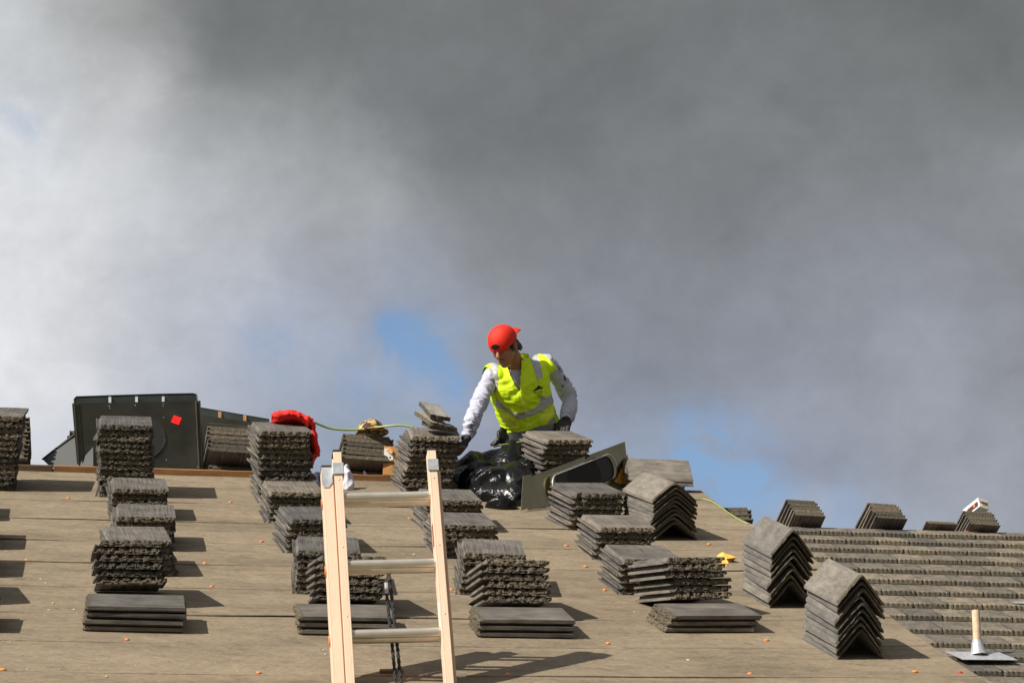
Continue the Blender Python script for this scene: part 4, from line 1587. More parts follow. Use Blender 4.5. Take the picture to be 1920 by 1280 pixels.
# yellow green air hose
def curve_pts(pts, sub=8):
    out = []
    n = len(pts)
    for i in range(n - 1):
        p0_, p1_, p2_, p3_ = pts[max(0, i - 1)], pts[i], pts[i + 1], pts[min(n - 1, i + 2)]
        for k in range(sub):
            t = k / sub
            out.append(0.5 * ((2 * p1_) + (p2_ - p0_) * t + (2 * p0_ - 5 * p1_ + 4 * p2_ - p3_) * t * t + (3 * p1_ - p0_ - 3 * p2_ + p3_) * t ** 3))
    out.append(pts[-1])
    return out


hp = [(560, 792, -.02), (583, 790, -.03), (597, 795, -.01), (618, 802.5, 0.02), (645, 805.5, 0.03), (672, 805, 0.03), (700, 801.5, 0.0), (728, 798.5, -.05), (752, 797, -.08), (775, 801, -.1)]
g = G()
g.tube(curve_pts([atY(x, y, YR + d) for x, y, d in hp]), 0.0068, 10)
hs = thing('air_hose', g.v, g.f, M['hose'], 'yellow green hose stretched from the red cloth past the camouflage hat', 'hose', group='lengths of yellow green hose', smooth=True)
hp2 = [(1290, 938), (1312, 935.5), (1330, 938), (1345, 946), (1358, 955), (1372, 965), (1388, 975), (1408, 990)]
g = G()
g.tube(curve_pts([P(x, y, 0.012) for x, y in hp2[:-1]] + [P(1402, 982, 0.01)]), 0.0042, 10)
thing('air_hose', g.v, g.f, M['hose'], 'yellow green hose lying down the roof corner beyond the ridge tiles', 'hose', group='lengths of yellow green hose', smooth=True)

# cardboard carton wedged at the ridge
bx = empty('carton', atY(735, 894, YR + 0.0))
tag(bx, 'torn orange brown cardboard carton with a white label standing on the ridge', 'carton')
X, Y, Z = rotaxes(-6, 0, 2)
cb = atY(738, 894, YR + 0.03)
g = G()
g.box(cb + Z * 0.09 + X * 0.0, X * 0.066, Y * 0.05, Z * 0.09, 0, 0.002)
g.add([cb + X * -0.066 - Y * 0.05 + Z * 0.178, cb + X * -0.03 - Y * 0.052 + Z * 0.178, cb + X * -0.01 - Y * 0.06 + Z * 0.150, cb + X * -0.018 - Y * 0.075 + Z * 0.128, cb + X * -0.045 - Y * 0.054 + Z * 0.145], [(0, 4, 3, 2, 1)])
part('carton_body', g.v, g.f, M['card'], bx)
g = G()
g.box(cb + X * -0.047 - Y * 0.052 + Z * 0.128, X * 0.017, Y * 0.001, Z * 0.038)
g.box(cb + X * -0.018 - Y * 0.052 + Z * 0.118, X * 0.011, Y * 0.001, Z * 0.030)
part('paper_label', g.v, g.f, M['paper'], bx)
g = G()
g.box(cb + X * -0.05 - Y * 0.0535 + Z * 0.078, X * 0.010, Y * 0.0005, Z * 0.003)
g.box(cb + X * -0.026 - Y * 0.0535 + Z * 0.110, X * 0.0035, Y * 0.0005, Z * 0.006)
part('print', g.v, g.f, M['ink'], bx)

# white tub of fixings on the tiled ridge
ang = FA
Nn = Vector((0, math.sin(ang), math.cos(ang))); Uu = Vector((0, math.cos(ang), -math.sin(ang)))
X, Y, Z = axes(24, 0, 0, Nn, Uu)
tubo = atY(1846, 956, YF - 0.0)
tb = empty('plastic_box', tubo)
tag(tb, 'white translucent plastic box with dark red labels lying on a tile stack', 'plastic box')
c = tubo + Y * 0.10 + Z * 0.062 + X * -0.008
g = G()
g.box(c, X * 0.062, Y * 0.115, Z * 0.048, 0, 0.012)
g.box(c + Z * 0.046, X * 0.065, Y * 0.118, Z * 0.008, 0, 0.003)
part('box_body', g.v, g.f, M['paper'], tb)
g = G()
g.box(c - Y * 0.1165 + Z * 0.012, X * 0.050, Y * 0.001, Z * 0.011)
g.box(c - X * 0.0635 - Y * 0.02 + Z * -0.004, X * 0.001, Y * 0.08, Z * 0.026)
part('label', g.v, g.f, simple('maroon_label', (0.10, 0.025, 0.03), 0.5, var=0.4, scale=60), tb)
g = G()
g.box(c - Y * 0.118 + Z * 0.012 - X * 0.035, X * 0.008, Y * 0.001, Z * 0.009)
g.box(c - X * 0.065 - Y * 0.045 + Z * -0.002, X * 0.001, Y * 0.012, Z * 0.012)
part('label_emblem', g.v, g.f, M['orange'], tb)
g = G()
g.box(c - Y * 0.118 - Z * 0.012 + X * 0.005, X * 0.030, Y * 0.001, Z * 0.006)
part('label_strip', g.v, g.f, simple('olive_label', (0.35, 0.40, 0.10), 0.5), tb)

# ------------------------------------------------------------------ the worker


def J(px, py, dy):
    return atY(px, py, YR + dy)


Wst = J(996, 806, 0.36)
Chs = J(977, 738, 0.24)
Nck = J(969, 684, 0.14)
ShR, ElR, WrR = J(922, 705, 0.185), J(896, 760, 0.02), J(875, 818, -0.10)
ShL, ElL, WrL = J(1027, 681, 0.26), J(1066, 743, 0.36), J(1062, 785, 0.20)
Tax = (Nck - Wst).normalized()
Lat = (ShL - ShR); Lat = (Lat - Tax * Lat.dot(Tax)).normalized()
Dep = Tax.cross(Lat).normalized()
if Dep.y > 0: Dep = -Dep                # towards the viewer
Pel = Wst - Tax * 0.10 + Vector((0, 0.02, -0.10))
Hip = Pel


def ering(c, rx, ry, n=28, ax=None, ay=None, sq=2.4):
    ax = ax or Lat; ay = ay or Dep
    out = []
    for k in range(n):
        t = 2 * math.pi * k / n
        ct, st = math.cos(t), math.sin(t)
        out.append(c + ax * rx * math.copysign(abs(ct) ** (2 / sq), ct) + ay * ry * math.copysign(abs(st) ** (2 / sq), st))
    return out


def torso_rings(f, lo=True):
    r = []
    if lo:
        r.append(ering(Wst - Tax * 0.17 + Vector((0, 0, -.02)), 0.160 + f, 0.115 + f))
    r.append(ering(Wst - Tax * 0.08, 0.160 + f, 0.112 + f))
    r.append(ering(Wst, 0.160 + f, 0.112 + f))
    r.append(ering(Wst + (Chs - Wst) * 0.5, 0.158 + f, 0.115 + f))
    r.append(ering(Chs - Lat * 0.006, 0.172 + f, 0.124 + f))
    r.append(ering(Chs + (Nck - Chs) * 0.45, 0.174 + f, 0.116 + f))
    r.append(ering(Chs + (Nck - Chs) * 0.75, 0.152 + f, 0.092 + f))
    r.append(ering(Nck, 0.085 + f * .6, 0.070 + f * .5))
    return r


man = empty('person', Vector((Hip.x, Hip.y + 0.1, RP(0, URIDGE).z - math.sin(PA) * 0.3)))
tag(man, 'worker in backwards red cap and yellow vest leaning over tiles behind the ridge', 'person')

# body (skin): head, neck, torso core, arms, hands, legs as one surface ------------------------------
Fd = Vector((-0.36, -0.70, -0.62)).normalized()
Fd = Vector((-0.50, -0.64, -0.58)).normalized()
Uh = Vector((0.0, 0, 1)) - Fd * Fd.z
Uh = (Uh.normalized() + Vector((-0.02, 0, 0))).normalized()
Rh = Fd.cross(Uh).normalized()           # the head's own right
Hc = J(945, 650, -0.01)
hp_ = lambda x, y, z: Hc + Rh * x + Fd * y + Uh * z
HS = 1.0
g = G()
E = lambda x, y, z, a, b, c, gg=None: (gg or g).ell(hp_(x, y, z), Rh * a, Fd * b, Uh * c, 20, 14)
E(0, -0.012, 0.028, 0.070, 0.090, 0.078)
E(0, 0.020, -0.030, 0.062, 0.068, 0.070)
E(0, 0.040, -0.070, 0.046, 0.046, 0.042)
E(0, 0.066, -0.098, 0.024, 0.020, 0.018)
E(0, 0.076, 0.024, 0.052, 0.016, 0.012)
E(0.036, 0.058, -0.022, 0.022, 0.022, 0.022)
E(-0.036, 0.058, -0.022, 0.022, 0.022, 0.022)
g.tube([hp_(0, 0.080, 0.014), hp_(0, 0.098, -0.008), hp_(0, 0.112, -0.030)], [0.008, 0.011, 0.015], 12)
E(0.010, 0.097, -0.034, 0.010, 0.012, 0.008)
E(-0.010, 0.097, -0.034, 0.010, 0.012, 0.008)
E(0, 0.086, -0.060, 0.022, 0.012, 0.007)
E(0, 0.083, -0.072, 0.018, 0.012, 0.007)
for sx_ in (1, -1):
    E(sx_ * 0.030, 0.074, 0.003, 0.015, 0.013, 0.010)
    g.ell(hp_(sx_ * 0.076, -0.012, -0.008), Rh * 0.008, Fd * 0.019 - Rh * sx_ * .006, Uh * 0.031, 12, 10)
g.tube([hp_(0, -0.03, -0.03), (hp_(0, -0.045, -0.09) + Nck) / 2, Nck - Tax * 0.03], [0.058, 0.056, 0.064], 18)
g.loft(torso_rings(-0.02))


def limb(g, pts, rads, n=18):
    P3 = curve_pts([Vector(p) for p in pts], 6)
    rr = list(np.interp(np.linspace(0, 1, len(P3)), np.linspace(0, 1, len(rads)), rads))
    g.tube(P3, rr, n)


limb(g, [ShR, ElR, WrR], [0.045, 0.042, 0.037, 0.036, 0.026])
limb(g, [ShL, ElL, WrL], [0.045, 0.042, 0.037, 0.036, 0.026])


def hand(g, wr, d, palm_n, side, rs=1.0, curl=0.6):
    """palm and five bent fingers; d: wrist->fingers, palm_n: out of the palm, side: +1/-1 thumb side"""
    d = d.normalized(); palm_n = (palm_n - d * palm_n.dot(d)).normalized()
    s = d.cross(palm_n).normalized() * side
    c = wr + d * 0.050
    g.ell(c, s * 0.041 * rs, palm_n * 0.015 * rs, d * 0.052, 14, 10)
    g.tube([wr - d * 0.01, wr + d * 0.02], [0.026, 0.027], 12)
    L = [0.072, 0.080, 0.074, 0.060]
    for k in range(4):
        b = wr + d * (0.092 - 0.004 * abs(k - 1)) + s * (0.030 - 0.020 * k)
        cu = curl * (1 + 0.12 * k)
        p = [b - d * 0.02, b]
        dd = d
        for seg, fr_ in enumerate((0.42, 0.32, 0.26)):
            a = cu * (0.6 + 0.35 * seg)
            dd = (dd * math.cos(a) + palm_n * math.sin(a)).normalized()
            p.append(p[-1] + dd * L[k] * fr_)
            pn2 = palm_n * math.cos(a) - dd * math.sin(a)
        g.tube(p, [q_ * rs for q_ in (0.0095, 0.0095, 0.0092, 0.0085, 0.0075)], 9)
    tb_ = wr + d * 0.030 + s * 0.030
    td = (s * 0.62 + d * 0.68 + palm_n * 0.35).normalized()
    g.tube([tb_ - td * 0.012, tb_ + td * 0.03, tb_ + td * 0.03 + (td + palm_n * 0.5).normalized() * 0.032], [0.013, 0.0115, 0.009], 9)


HdR = (J(864, 858, -0.16) - WrR).normalized()
HdL = (J(1052, 815, 0.12) - WrL).normalized()
knees = []
for sgn, kx in ((-1, -0.13), (1, 0.15)):
    hp3 = Hip + Lat * sgn * 0.09
    kn = Vector((hp3.x + sgn * 0.07, YR + 0.30, 0)); kn.z = RP(0, URIDGE).z - math.tan(PA) * 0.30 + 0.075
    ft = Vector((kn.x - sgn * 0.02, kn.y + 0.42, 0)); ft.z = RP(0, URIDGE).z - math.tan(PA) * 0.72 + 0.06
    knees.append((hp3, kn, ft))
    g.tube([hp3, (hp3 + kn) / 2, kn, (kn + ft) / 2, ft], [0.075, 0.07, 0.05, 0.048, 0.035], 14)
hand(g, WrR, HdR, Vector((-0.7, -0.3, -0.2)), 1, rs=0.8, curl=0.5)
hand(g, WrL, HdL, Vector((-0.2, -0.3, -0.9)), -1, rs=0.8, curl=0.35)
bv_, bf_ = evalmesh(g, 0.0048, 1)
part('body', bv_, bf_, M['skin'], man, smooth=True)

# face details
def onhead(x, z, y0=0.16):
    return hp_(x, y0, z)


bvh = BVHTree.FromPolygons([tuple(v) for v in bv_], bf_)


def strip_on(pts, w, lift, dirv, tree=None):
    """small ribbon laid on the surface by shooting along dirv"""
    tree = tree or bvh
    hit = []
    for p, ww in zip(pts, w if isinstance(w, (list, tuple)) else [w] * len(pts)):
        loc, nn, i, d = tree.ray_cast(p, dirv)
        if loc is None: continue
        hit.append((loc + nn * lift, ww, nn))
    return hit


def ribbon_faces(hit, updir):
    g = G()
    rings = []
    for loc, ww, nn in hit:
        up_ = (updir - nn * updir.dot(nn)).normalized()
        rings.append([loc + up_ * ww, loc + nn * 0.0018, loc - up_ * ww, loc - nn * 0.002])
    g.loft(rings)
    return g


for sx_ in (1, -1):
    h = strip_on([hp_(sx_ * x, 0.16, 0.028 + z) for x, z in ((0.012, -0.002), (0.024, 0.003), (0.038, 0.003), (0.048, -0.002))], [0.003, 0.0038, 0.003, 0.0015], 0.0008, -Fd)
    if len(h) > 2:
        gg = ribbon_faces(h, Uh); part('eyebrow', gg.v, gg.f, M['hair'], man, smooth=True)
    h = strip_on([hp_(sx_ * x, 0.16, -0.001 + z) for x, z in ((0.016, 0.0), (0.024, -0.0025), (0.034, -0.0025), (0.043, 0.001))], [0.0012, 0.002, 0.002, 0.001], 0.0006, -Fd)
    if len(h) > 2:
        gg = ribbon_faces(h, Uh); part('eyelashes', gg.v, gg.f, M['hair'], man, smooth=True)
h = strip_on([hp_(x, 0.16, -0.0655) for x in (-0.022, -0.012, 0, 0.012, 0.022)], [0.001, 0.0045, 0.005, 0.0045, 0.001], 0.0006, -Fd)
gg = ribbon_faces(h, Uh); part('lips', gg.v, gg.f, M['lip'], man, smooth=True)
h = strip_on([hp_(x, 0.16, -0.050 - abs(x) * 0.25) for x in (-0.024, -0.014, 0, 0.014, 0.024)], [0.001, 0.003, 0.002, 0.003, 0.001], 0.0005, -Fd)
gg = ribbon_faces(h, Uh); part('moustache', gg.v, gg.f, M['hair'], man, smooth=True)

# hair: a shell over skull sides and nape, tufts
g = G()
g.ell(hp_(0, -0.024, 0.016), Rh * 0.077, Fd * 0.088, Uh * 0.076, 24, 16)
for k in range(16):
    a = R(-90 + (k - 7.5) * 12)
    b = hp_(math.cos(a) * 0.070, -0.02 + math.sin(a) * 0.078, -0.015)
    tip = b + (-Uh * 0.042 - Fd * 0.018 + (Rh * math.cos(a) + Fd * math.sin(a)) * 0.014) * rnd.uniform(0.8, 1.3)
    g.tube([b + Uh * 0.02, (b + tip) / 2 + (Rh * math.cos(a) + Fd * math.sin(a)) * 0.006, tip], [0.014, 0.011, 0.002], 7)
for sx_ in (1, -1):
    g.tube([hp_(sx_ * 0.074, 0.020, 0.022), hp_(sx_ * 0.071, 0.026, -0.006), hp_(sx_ * 0.066, 0.026, -0.038)], [0.012, 0.007, 0.002], 7)
    g.tube([hp_(sx_ * 0.060, 0.056, 0.034), hp_(sx_ * 0.070, 0.04, 0.016)], [0.012, 0.009], 7)
hv, hf = evalmesh(g, 0.004, 0)
# keep only what is clear of the face
keep = []
for f in hf:
    c = sum((hv[i] for i in f), Vector()) / len(f) - Hc
    if c.dot(Fd) > 0.060 and c.dot(Uh) < 0.028: continue
    keep.append(f)
part('hair', hv, keep, M['hair'], man, smooth=True)

# cap, worn backwards
CU = (Uh + Fd * 0.17).normalized()
CF = (Fd - CU * Fd.dot(CU)).normalized()
cpt = lambda x, y, z: hp_(0, -0.008, 0.044) + Rh * x + CF * y + CU * z
g = G()
rings = []
nC = 48
for j in range(15):
    t = j / 14
    ang_ = t * math.pi / 2
    ring = []
    for k in range(nC):
        p = 2 * math.pi * k / nC
        seam = 1 - 0.018 * max(0, math.cos(3 * p)) ** 12 - 0.018 * max(0, -math.cos(3 * p)) ** 12
        bx_, by_ = 0.0895 * seam, 0.111 * seam
        hgt = 0.094
        rr_ = math.cos(ang_) ** 0.80 if ang_ < math.pi / 2 - 1e-6 else 0.001
        # brow line dips a little at the back where the peak joins
        base = -0.012 + 0.006 * math.cos(p * 2)
        ring.append(cpt(math.cos(p) * bx_ * rr_, math.sin(p) * by_ * rr_, base * (1 - t) + hgt * math.sin(ang_)))
    rings.append(ring)
band = [[v - CU * 0.010 for v in [cpt(math.cos(2 * math.pi * k / nC) * 0.0875, math.sin(2 * math.pi * k / nC) * 0.109, -0.012 + 0.006 * math.cos(4 * math.pi * k / nC)) for k in range(nC)]]]
g.loft(band + rings, caps=False)
part('cap', g.v, g.f, M['redfelt'], man, smooth=True, sharp=60)
g = G()
g.ell(cpt(0, 0, 0.0935), Rh * 0.006, CF * 0.006, CU * 0.003, 10, 6)
part('cap_button', g.v, g.f, M['redfelt'], man, smooth=True)
g = G()     # peak at the nape side
pk = []
for (yy, zz, hw) in ((-0.085, 0.004, 0.066), (-0.110, 0.004, 0.074), (-0.140, -0.004, 0.068), (-0.165, -0.016, 0.048), (-0.172, -0.020, 0.030)):
    row_ = []
    for k in range(9):
        s_ = -1 + k / 4
        row_.append(cpt(s_ * hw, yy, zz + 0.004 - 0.022 * s_ * s_))
    pk.append(row_)
top_ = [v for r_ in pk for v in r_]
nn_ = len(top_)
vs_ = top_ + [v - CU * 0.004 for v in top_]
fs_ = []
for r_ in range(4):
    for k in range(8):
        q = r_ * 9 + k
        fs_.append((q, q + 1, q + 10, q + 9)); fs_.append((nn_ + q, nn_ + q + 9, nn_ + q + 10, nn_ + q + 1))
loop = [4 * 9 + k for k in range(9)]
for k in range(8):
    q = 36 + k
    fs_.append((q, q + 1, nn_ + q + 1, nn_ + q))
for r_ in range(4):
    for q0 in (r_ * 9, r_ * 9 + 8):
        fs_.append((q0, q0 + 9, nn_ + q0 + 9, nn_ + q0))
part('cap_peak', vs_, fs_, M['redfelt'], man, smooth=True, sharp=60)
g = G()     # strap opening over the forehead
for k in range(1):
    ringo = []
    for t in range(24):
        a = 2 * math.pi * t / 24
        x_ = 0.032 * math.cos(a); z_ = 0.012 + 0.022 * math.sin(a) if math.sin(a) > 0 else 0.012 + 0.010 * math.sin(a)
        el = math.sqrt(max(0.02, 1 - (x_ / 0.0895) ** 2 - (max(0, z_) / 0.094) ** 2))
        ringo.append(cpt(x_, 0.111 * el ** 0.80 + 0.003, z_))
    cen_ = sum(ringo, Vector()) / 24 + CF * 0.004
    g.add(ringo + [cen_], [(i, (i + 1) % 24, 24) for i in range(24)])
part('cap_opening', g.v, g.f, M['hair'], man, smooth=True)

# shirt ----------------------------------------------------------------------------------------------
g = G()
g.loft(torso_rings(-0.010))
limb(g, [ShR + Lat * 0.03, ShR, ElR, WrR - HdR * 0.012], [0.044, 0.049, 0.051, 0.051, 0.049, 0.046, 0.039])
limb(g, [ShL - Lat * 0.03, ShL, ElL, WrL - HdL * 0.012], [0.044, 0.049, 0.051, 0.051, 0.049, 0.046, 0.039])
g.tube([WrR - (WrR - ElR).normalized() * 0.03, WrR + HdR * 0.012], [0.034, 0.033], 18)
g.tube([WrL - (WrL - ElL).normalized() * 0.03, WrL + HdL * 0.012], [0.034, 0.033], 18)
sv, sf = evalmesh(g, 0.0065, 3)
ns = vnormals(sv, sf)


def seg_t(p, a, b):
    ab = b - a
    t = max(0, min(1, (p - a).dot(ab) / ab.length_squared))
    return t, (p - (a + ab * t)).length


for i, p in enumerate(sv):
    best = None
    for (a, b, arm) in ((ShR, ElR, 0), (ElR, WrR, 1), (ShL, ElL, 2), (ElL, WrL, 3)):
        t, d = seg_t(p, a, b)
        if d < 0.085 and (best is None or d < best[1]):
            best = (t, d, a, b, arm)
    if best and (p - Chs).dot(Lat) ** 2 > 0.0225:
        t, d, a, b, arm = best
        ax_ = (b - a).normalized()
        s_ = (p - a).dot(ax_)
        q = p - ax_ * s_
        amp = 0.0045 + 0.006 * (t if arm % 2 else t ** 2) * (1.25 if arm >= 2 else 1.0)
        if arm % 2 and t > 0.93: amp *= 0.2
        k_ = abs(noise.noise(Vector((s_ * 30 + noise.noise(p * 14) * 1.4, (p.x + p.y) * 7, arm * 3.3 + p.z * 4))))
        sv[i] = p + ns[i] * (amp * (1.1 - 3.6 * k_))
    else:
        sv[i] = p + ns[i] * (0.004 * noise.noise(Vector((p.x * 9, p.y * 9, p.z * 38))))
part('shirt', sv, sf, M['shirt'], man, smooth=True)
sh_bvh = BVHTree.FromPolygons([tuple(v) for v in sv], sf)
# collar band of the shirt
g = G()
cr = [ering(Nck + Tax * 0.006 + Dep * 0.004, 0.070, 0.064), ering(Nck + Tax * 0.020 + Dep * 0.004, 0.064, 0.060), ering(Nck + Tax * 0.012 + Dep * .004, 0.056, 0.054)]
g.loft(cr, caps=False)
part('shirt_collar', g.v, g.f, M['shirt'], man, smooth=True)

# vest -----------------------------------------------------------------------------------------------
g = G()
g.loft(torso_rings(0.020)[1:])
for a_, sg in ((ShR, -1), (ShL, 1)):
    g.ell(a_ - Lat * sg * 0.022 + Tax * 0.004, Lat * 0.066, Dep * 0.112, Tax * 0.060, 18, 12)
g.tube([Chs + (Nck - Chs) * 0.55, Nck + Tax * 0.012, Nck + Tax * 0.06], [0.10, 0.088, 0.080], 24)
vv_, vf_ = evalmesh(g, 0.0058, 4)
ns = vnormals(vv_, vf_)
for i, p in enumerate(vv_):
    loc = p - Wst
    v_ = loc.dot(Tax); x_ = loc.dot(Lat)
    n1_ = noise.noise(Vector((x_ * 9 + v_ * 7, v_ * 16 - x_ * 9, 1.7)))
    n2_ = abs(noise.noise(Vector((x_ * 14 - v_ * 10, v_ * 22 + x_ * 12, 4.1))))
    flare = 0.012 * max(0, 1 - max(0, v_) / 0.12)
    vv_[i] = p + ns[i] * (0.010 * n1_ - 0.012 * n2_ + 0.006 + flare)


def inpoly(x, y, poly):
    c = False
    n = len(poly)
    for i in range(n):
        x1, y1 = poly[i]; x2, y2 = poly[(i + 1) % n]
        if (y1 > y) != (y2 > y) and x < (x2 - x1) * (y - y1) / (y2 - y1) + x1:
            c = not c
    return c


VNECK = [(946, 672), (952, 690), (957, 704), (965, 720), (974, 734), (976, 718), (977, 700), (977.5, 680), (976, 650), (950, 640)]
S1 = [(920, 676), (933.5, 670), (934, 732), (923, 733)]
S2 = [(989, 648), (1004, 649), (1011, 675), (1018, 708), (1007, 713), (1000.5, 690), (992, 667)]
BAND = [(930, 745), (942, 757), (962, 774), (980, 773), (994, 769), (1012, 758), (1012.5, 745), (1020, 741), (1021, 746), (1060, 722), (1064, 736), (1040, 751), (1019, 769), (994, 780), (982, 784.5), (970, 784.5), (958, 776), (943.6, 767), (930, 762)]
S3 = [(1030, 786), (1039, 781), (1043, 800), (1029, 800)]
PK1 = [(1008, 781), (1036, 763), (1040, 774), (1036, 784), (1014.7, 792)]
PK2 = [(942, 769), (974, 790), (974, 806), (944, 795)]
ZIP = [(972, 733), (977.5, 733), (989, 765), (996, 800), (988, 803), (982, 780), (977, 755)]
HEM = [(920, 780), (942.6, 793), (973, 803), (986, 803), (1020, 797), (1053, 790), (1080, 786)]
vkeep, vmats = [], []
seg_front = {'silver': [], 'trim': []}
for f in vf_:
    c = sum((vv_[i] for i in f), Vector()) / len(f)
    loc = c - Wst
    n_ = (vv_[f[1]] - vv_[f[0]]).cross(vv_[f[2]] - vv_[f[0]]).normalized()
    x_, v_ = loc.dot(Lat), loc.dot(Tax)
    px, py = proj(c)
    facing = n_.dot((CAMLOC - c).normalized()) > -0.02
    d_ = (c - (ShR + ShL) / 2).dot(Lat)
    if v_ > 0.25 and (d_ > np.interp(v_, [0.25, 0.41], [0.26, 0.178]) or d_ < -np.interp(v_, [0.30, 0.46], [0.30, 0.205])): continue
    if (c - Nck).dot(Tax) > 0.045: continue
    rr_ = c - Nck; rr_ -= Tax * rr_.dot(Tax)
    if rr_.length < 0.068 and (c - Nck).dot(Tax) > -0.03: continue
    if py > np.interp(px, [p[0] for p in HEM], [p[1] for p in HEM]) and v_ < 0.06: continue
    m_ = 0
    if facing:
        if inpoly(px, py, VNECK): continue
        if inpoly(px, py, S1) or inpoly(px, py, S2) or inpoly(px, py, BAND) or inpoly(px, py, S3): m_ = 1
        elif inpoly(px, py, PK1) or inpoly(px, py, PK2) or inpoly(px, py, ZIP): m_ = 2
    else:
        if 0.06 < v_ < 0.11 or (abs(abs(x_) - 0.11) < 0.024 and v_ > 0.14): m_ = 1
    vkeep.append(f); vmats.append(m_)
part('vest', vv_, [f for f, m_ in zip(vkeep, vmats)], M['hivis'], man, smooth=True)
vest_bvh = BVHTree.FromPolygons([tuple(v) for v in vv_], vkeep)


def lifted(mid, d, name, mat):
    fs = [f for f, m_ in zip(vkeep, vmats) if m_ == mid]
    ids = sorted({i for f in fs for i in f})
    mp = {i: k for k, i in enumerate(ids)}
    nn2 = vnormals(vv_, vkeep)
    # relax the outline so the tape edges run clean
    co = {i: vv_[i].copy() for i in ids}
    V1 = [co[i] + nn2[i] * d for i in ids]
    F1 = [tuple(mp[i] for i in f) for f in fs]
    ed = {}
    for f in F1:
        for a, b in zip(f, f[1:] + f[:1]):
            ed[(min(a, b), max(a, b))] = ed.get((min(a, b), max(a, b)), 0) + 1
    bnd = [e for e, c_ in ed.items() if c_ == 1]
    nb = {}
    for a, b in bnd:
        nb.setdefault(a, []).append(b); nb.setdefault(b, []).append(a)
    for _ in range(8):
        new = {}
        for i, l in nb.items():
            new[i] = V1[i] * 0.4 + sum((V1[j] for j in l), Vector()) * (0.6 / len(l))
        for i, v in new.items(): V1[i] = v
    part(name, V1, F1, mat, man, smooth=True)


lifted(1, 0.0022, 'reflective_tape', M['silver'])
lifted(2, 0.0030, 'vest_pocket_flap', M['hivis2'])


def edge_line(pts, tree, dirv, r, name, mat, lift=0.001, sub=6):
    out = []
    P3 = curve_pts([Vector((p[0], p[1], 0)) for p in pts], sub)
    for q in P3:
        d = ray(q.x, q.y).normalized()
        loc, nn, i_, dd = tree.ray_cast(CAMLOC, d)
        if loc is not None and (not out or (loc - out[-1]).length < 0.05):
            out.append(loc + nn * lift)
    if len(out) > 2:
        g = G(); g.tube(out, r, 6)
        part(name, g.v, g.f, mat, man, smooth=True)


edge_line([(946, 674), (952, 690), (957, 704), (965, 719), (974, 735)], vest_bvh, None, 0.0035, 'vest_binding', M['hivis2'])
edge_line([(979, 650), (979, 680), (978.5, 700), (977.5, 718), (976, 735)], vest_bvh, None, 0.0035, 'vest_binding', M['hivis2'])
edge_line([(976, 738), (981, 760), (988, 785), (992, 800)], vest_bvh, None, 0.0022, 'zip', M['hivis'], 0.004)
edge_line([(925, 736), (945, 731), (968, 733)], vest_bvh, None, 0.002, 'seam', M['hivis2'])
edge_line([(986, 722), (1005, 714), (1021, 706)], vest_bvh, None, 0.002, 'seam', M['hivis2'])


def decal(polys, tree, mat, name, lift=0.0035):
    g = G()
    for poly in polys:
        ids = []
        for (x, y) in poly:
            loc, nn, i_, dd = tree.ray_cast(CAMLOC, ray(x, y).normalized())
            if loc is None: break
            ids.append(loc + nn * lift)
        if len(ids) == len(poly):
            g.add(ids, [tuple(range(len(ids)))])
    if g.v:
        part(name, g.v, g.f, mat, man)


# printed mark on the chest: a dark peaked hill over short lines of print
mk = [[(998.5, 733), (1002, 729.5), (1004.5, 728), (1007, 724.5), (1009, 722.5), (1012, 723), (1014.5, 725.5), (1018, 726), (1016, 728.5), (1008, 731), (1003, 732.5)]]
for (x0, y0, n_) in ((1003, 736, 4), (1006, 739.5, 3), (1008, 742.5, 2)):
    for k in range(n_):
        x = x0 + k * 3.6; y = y0 - k * 0.9
        mk.append([(x, y), (x + 2.6, y - 0.6), (x + 2.7, y + 0.8), (x + 0.1, y + 1.4)])
mk.append([(1000.5, 734.8), (1015, 731.2), (1015.2, 732.0), (1000.8, 735.6)])
decal(mk, vest_bvh, M['ink'], 'vest_print')


def text_polys(txt, px, py, size, ang):
    cu = bpy.data.curves.new('t', 'FONT'); cu.body = txt; cu.size = 1; cu.resolution_u = 2
    o = bpy.data.objects.new('t', cu); COL.objects.link(o)
    dg = bpy.context.evaluated_depsgraph_get(); dg.update()
    me_ = bpy.data.meshes.new_from_object(o.evaluated_get(dg))
    ca, sa = math.cos(R(ang)), math.sin(R(ang))
    V = [(px + (v.co.x * ca + v.co.y * sa) * size, py + (v.co.x * sa - v.co.y * ca) * size) for v in me_.vertices]
    F = [[V[i] for i in p.vertices] for p in me_.polygons]
    bpy.data.objects.remove(o); bpy.data.curves.remove(cu); bpy.data.meshes.remove(me_)
    return F


decal(text_polys('SWVRVS', 890, 772, 10.5, 108), sh_bvh, M['ink'], 'sleeve_print', 0.004)
decal([[(898, 752), (906, 749), (907, 755), (900, 758)], [(886, 787), (896, 790), (895, 794), (886, 791)], [(880, 800), (886, 798), (886, 800), (881, 803)], [(897, 775), (898.5, 775.5), (897, 783), (895.5, 782)]], sh_bvh,
      simple('grey_print', (0.22, 0.22, 0.26), 0.8), 'sleeve_print', 0.003)
decal(text_polys('WRS', 1043, 686, 6.5, 62), sh_bvh, M['ink'], 'sleeve_print', 0.004)
decal([[(1056, 705), (1058.5, 704.5), (1061, 711), (1059, 715)], [(1053, 722), (1055.5, 721), (1056.5, 724), (1054, 725)]], sh_bvh, M['ink'], 'sleeve_print', 0.004)

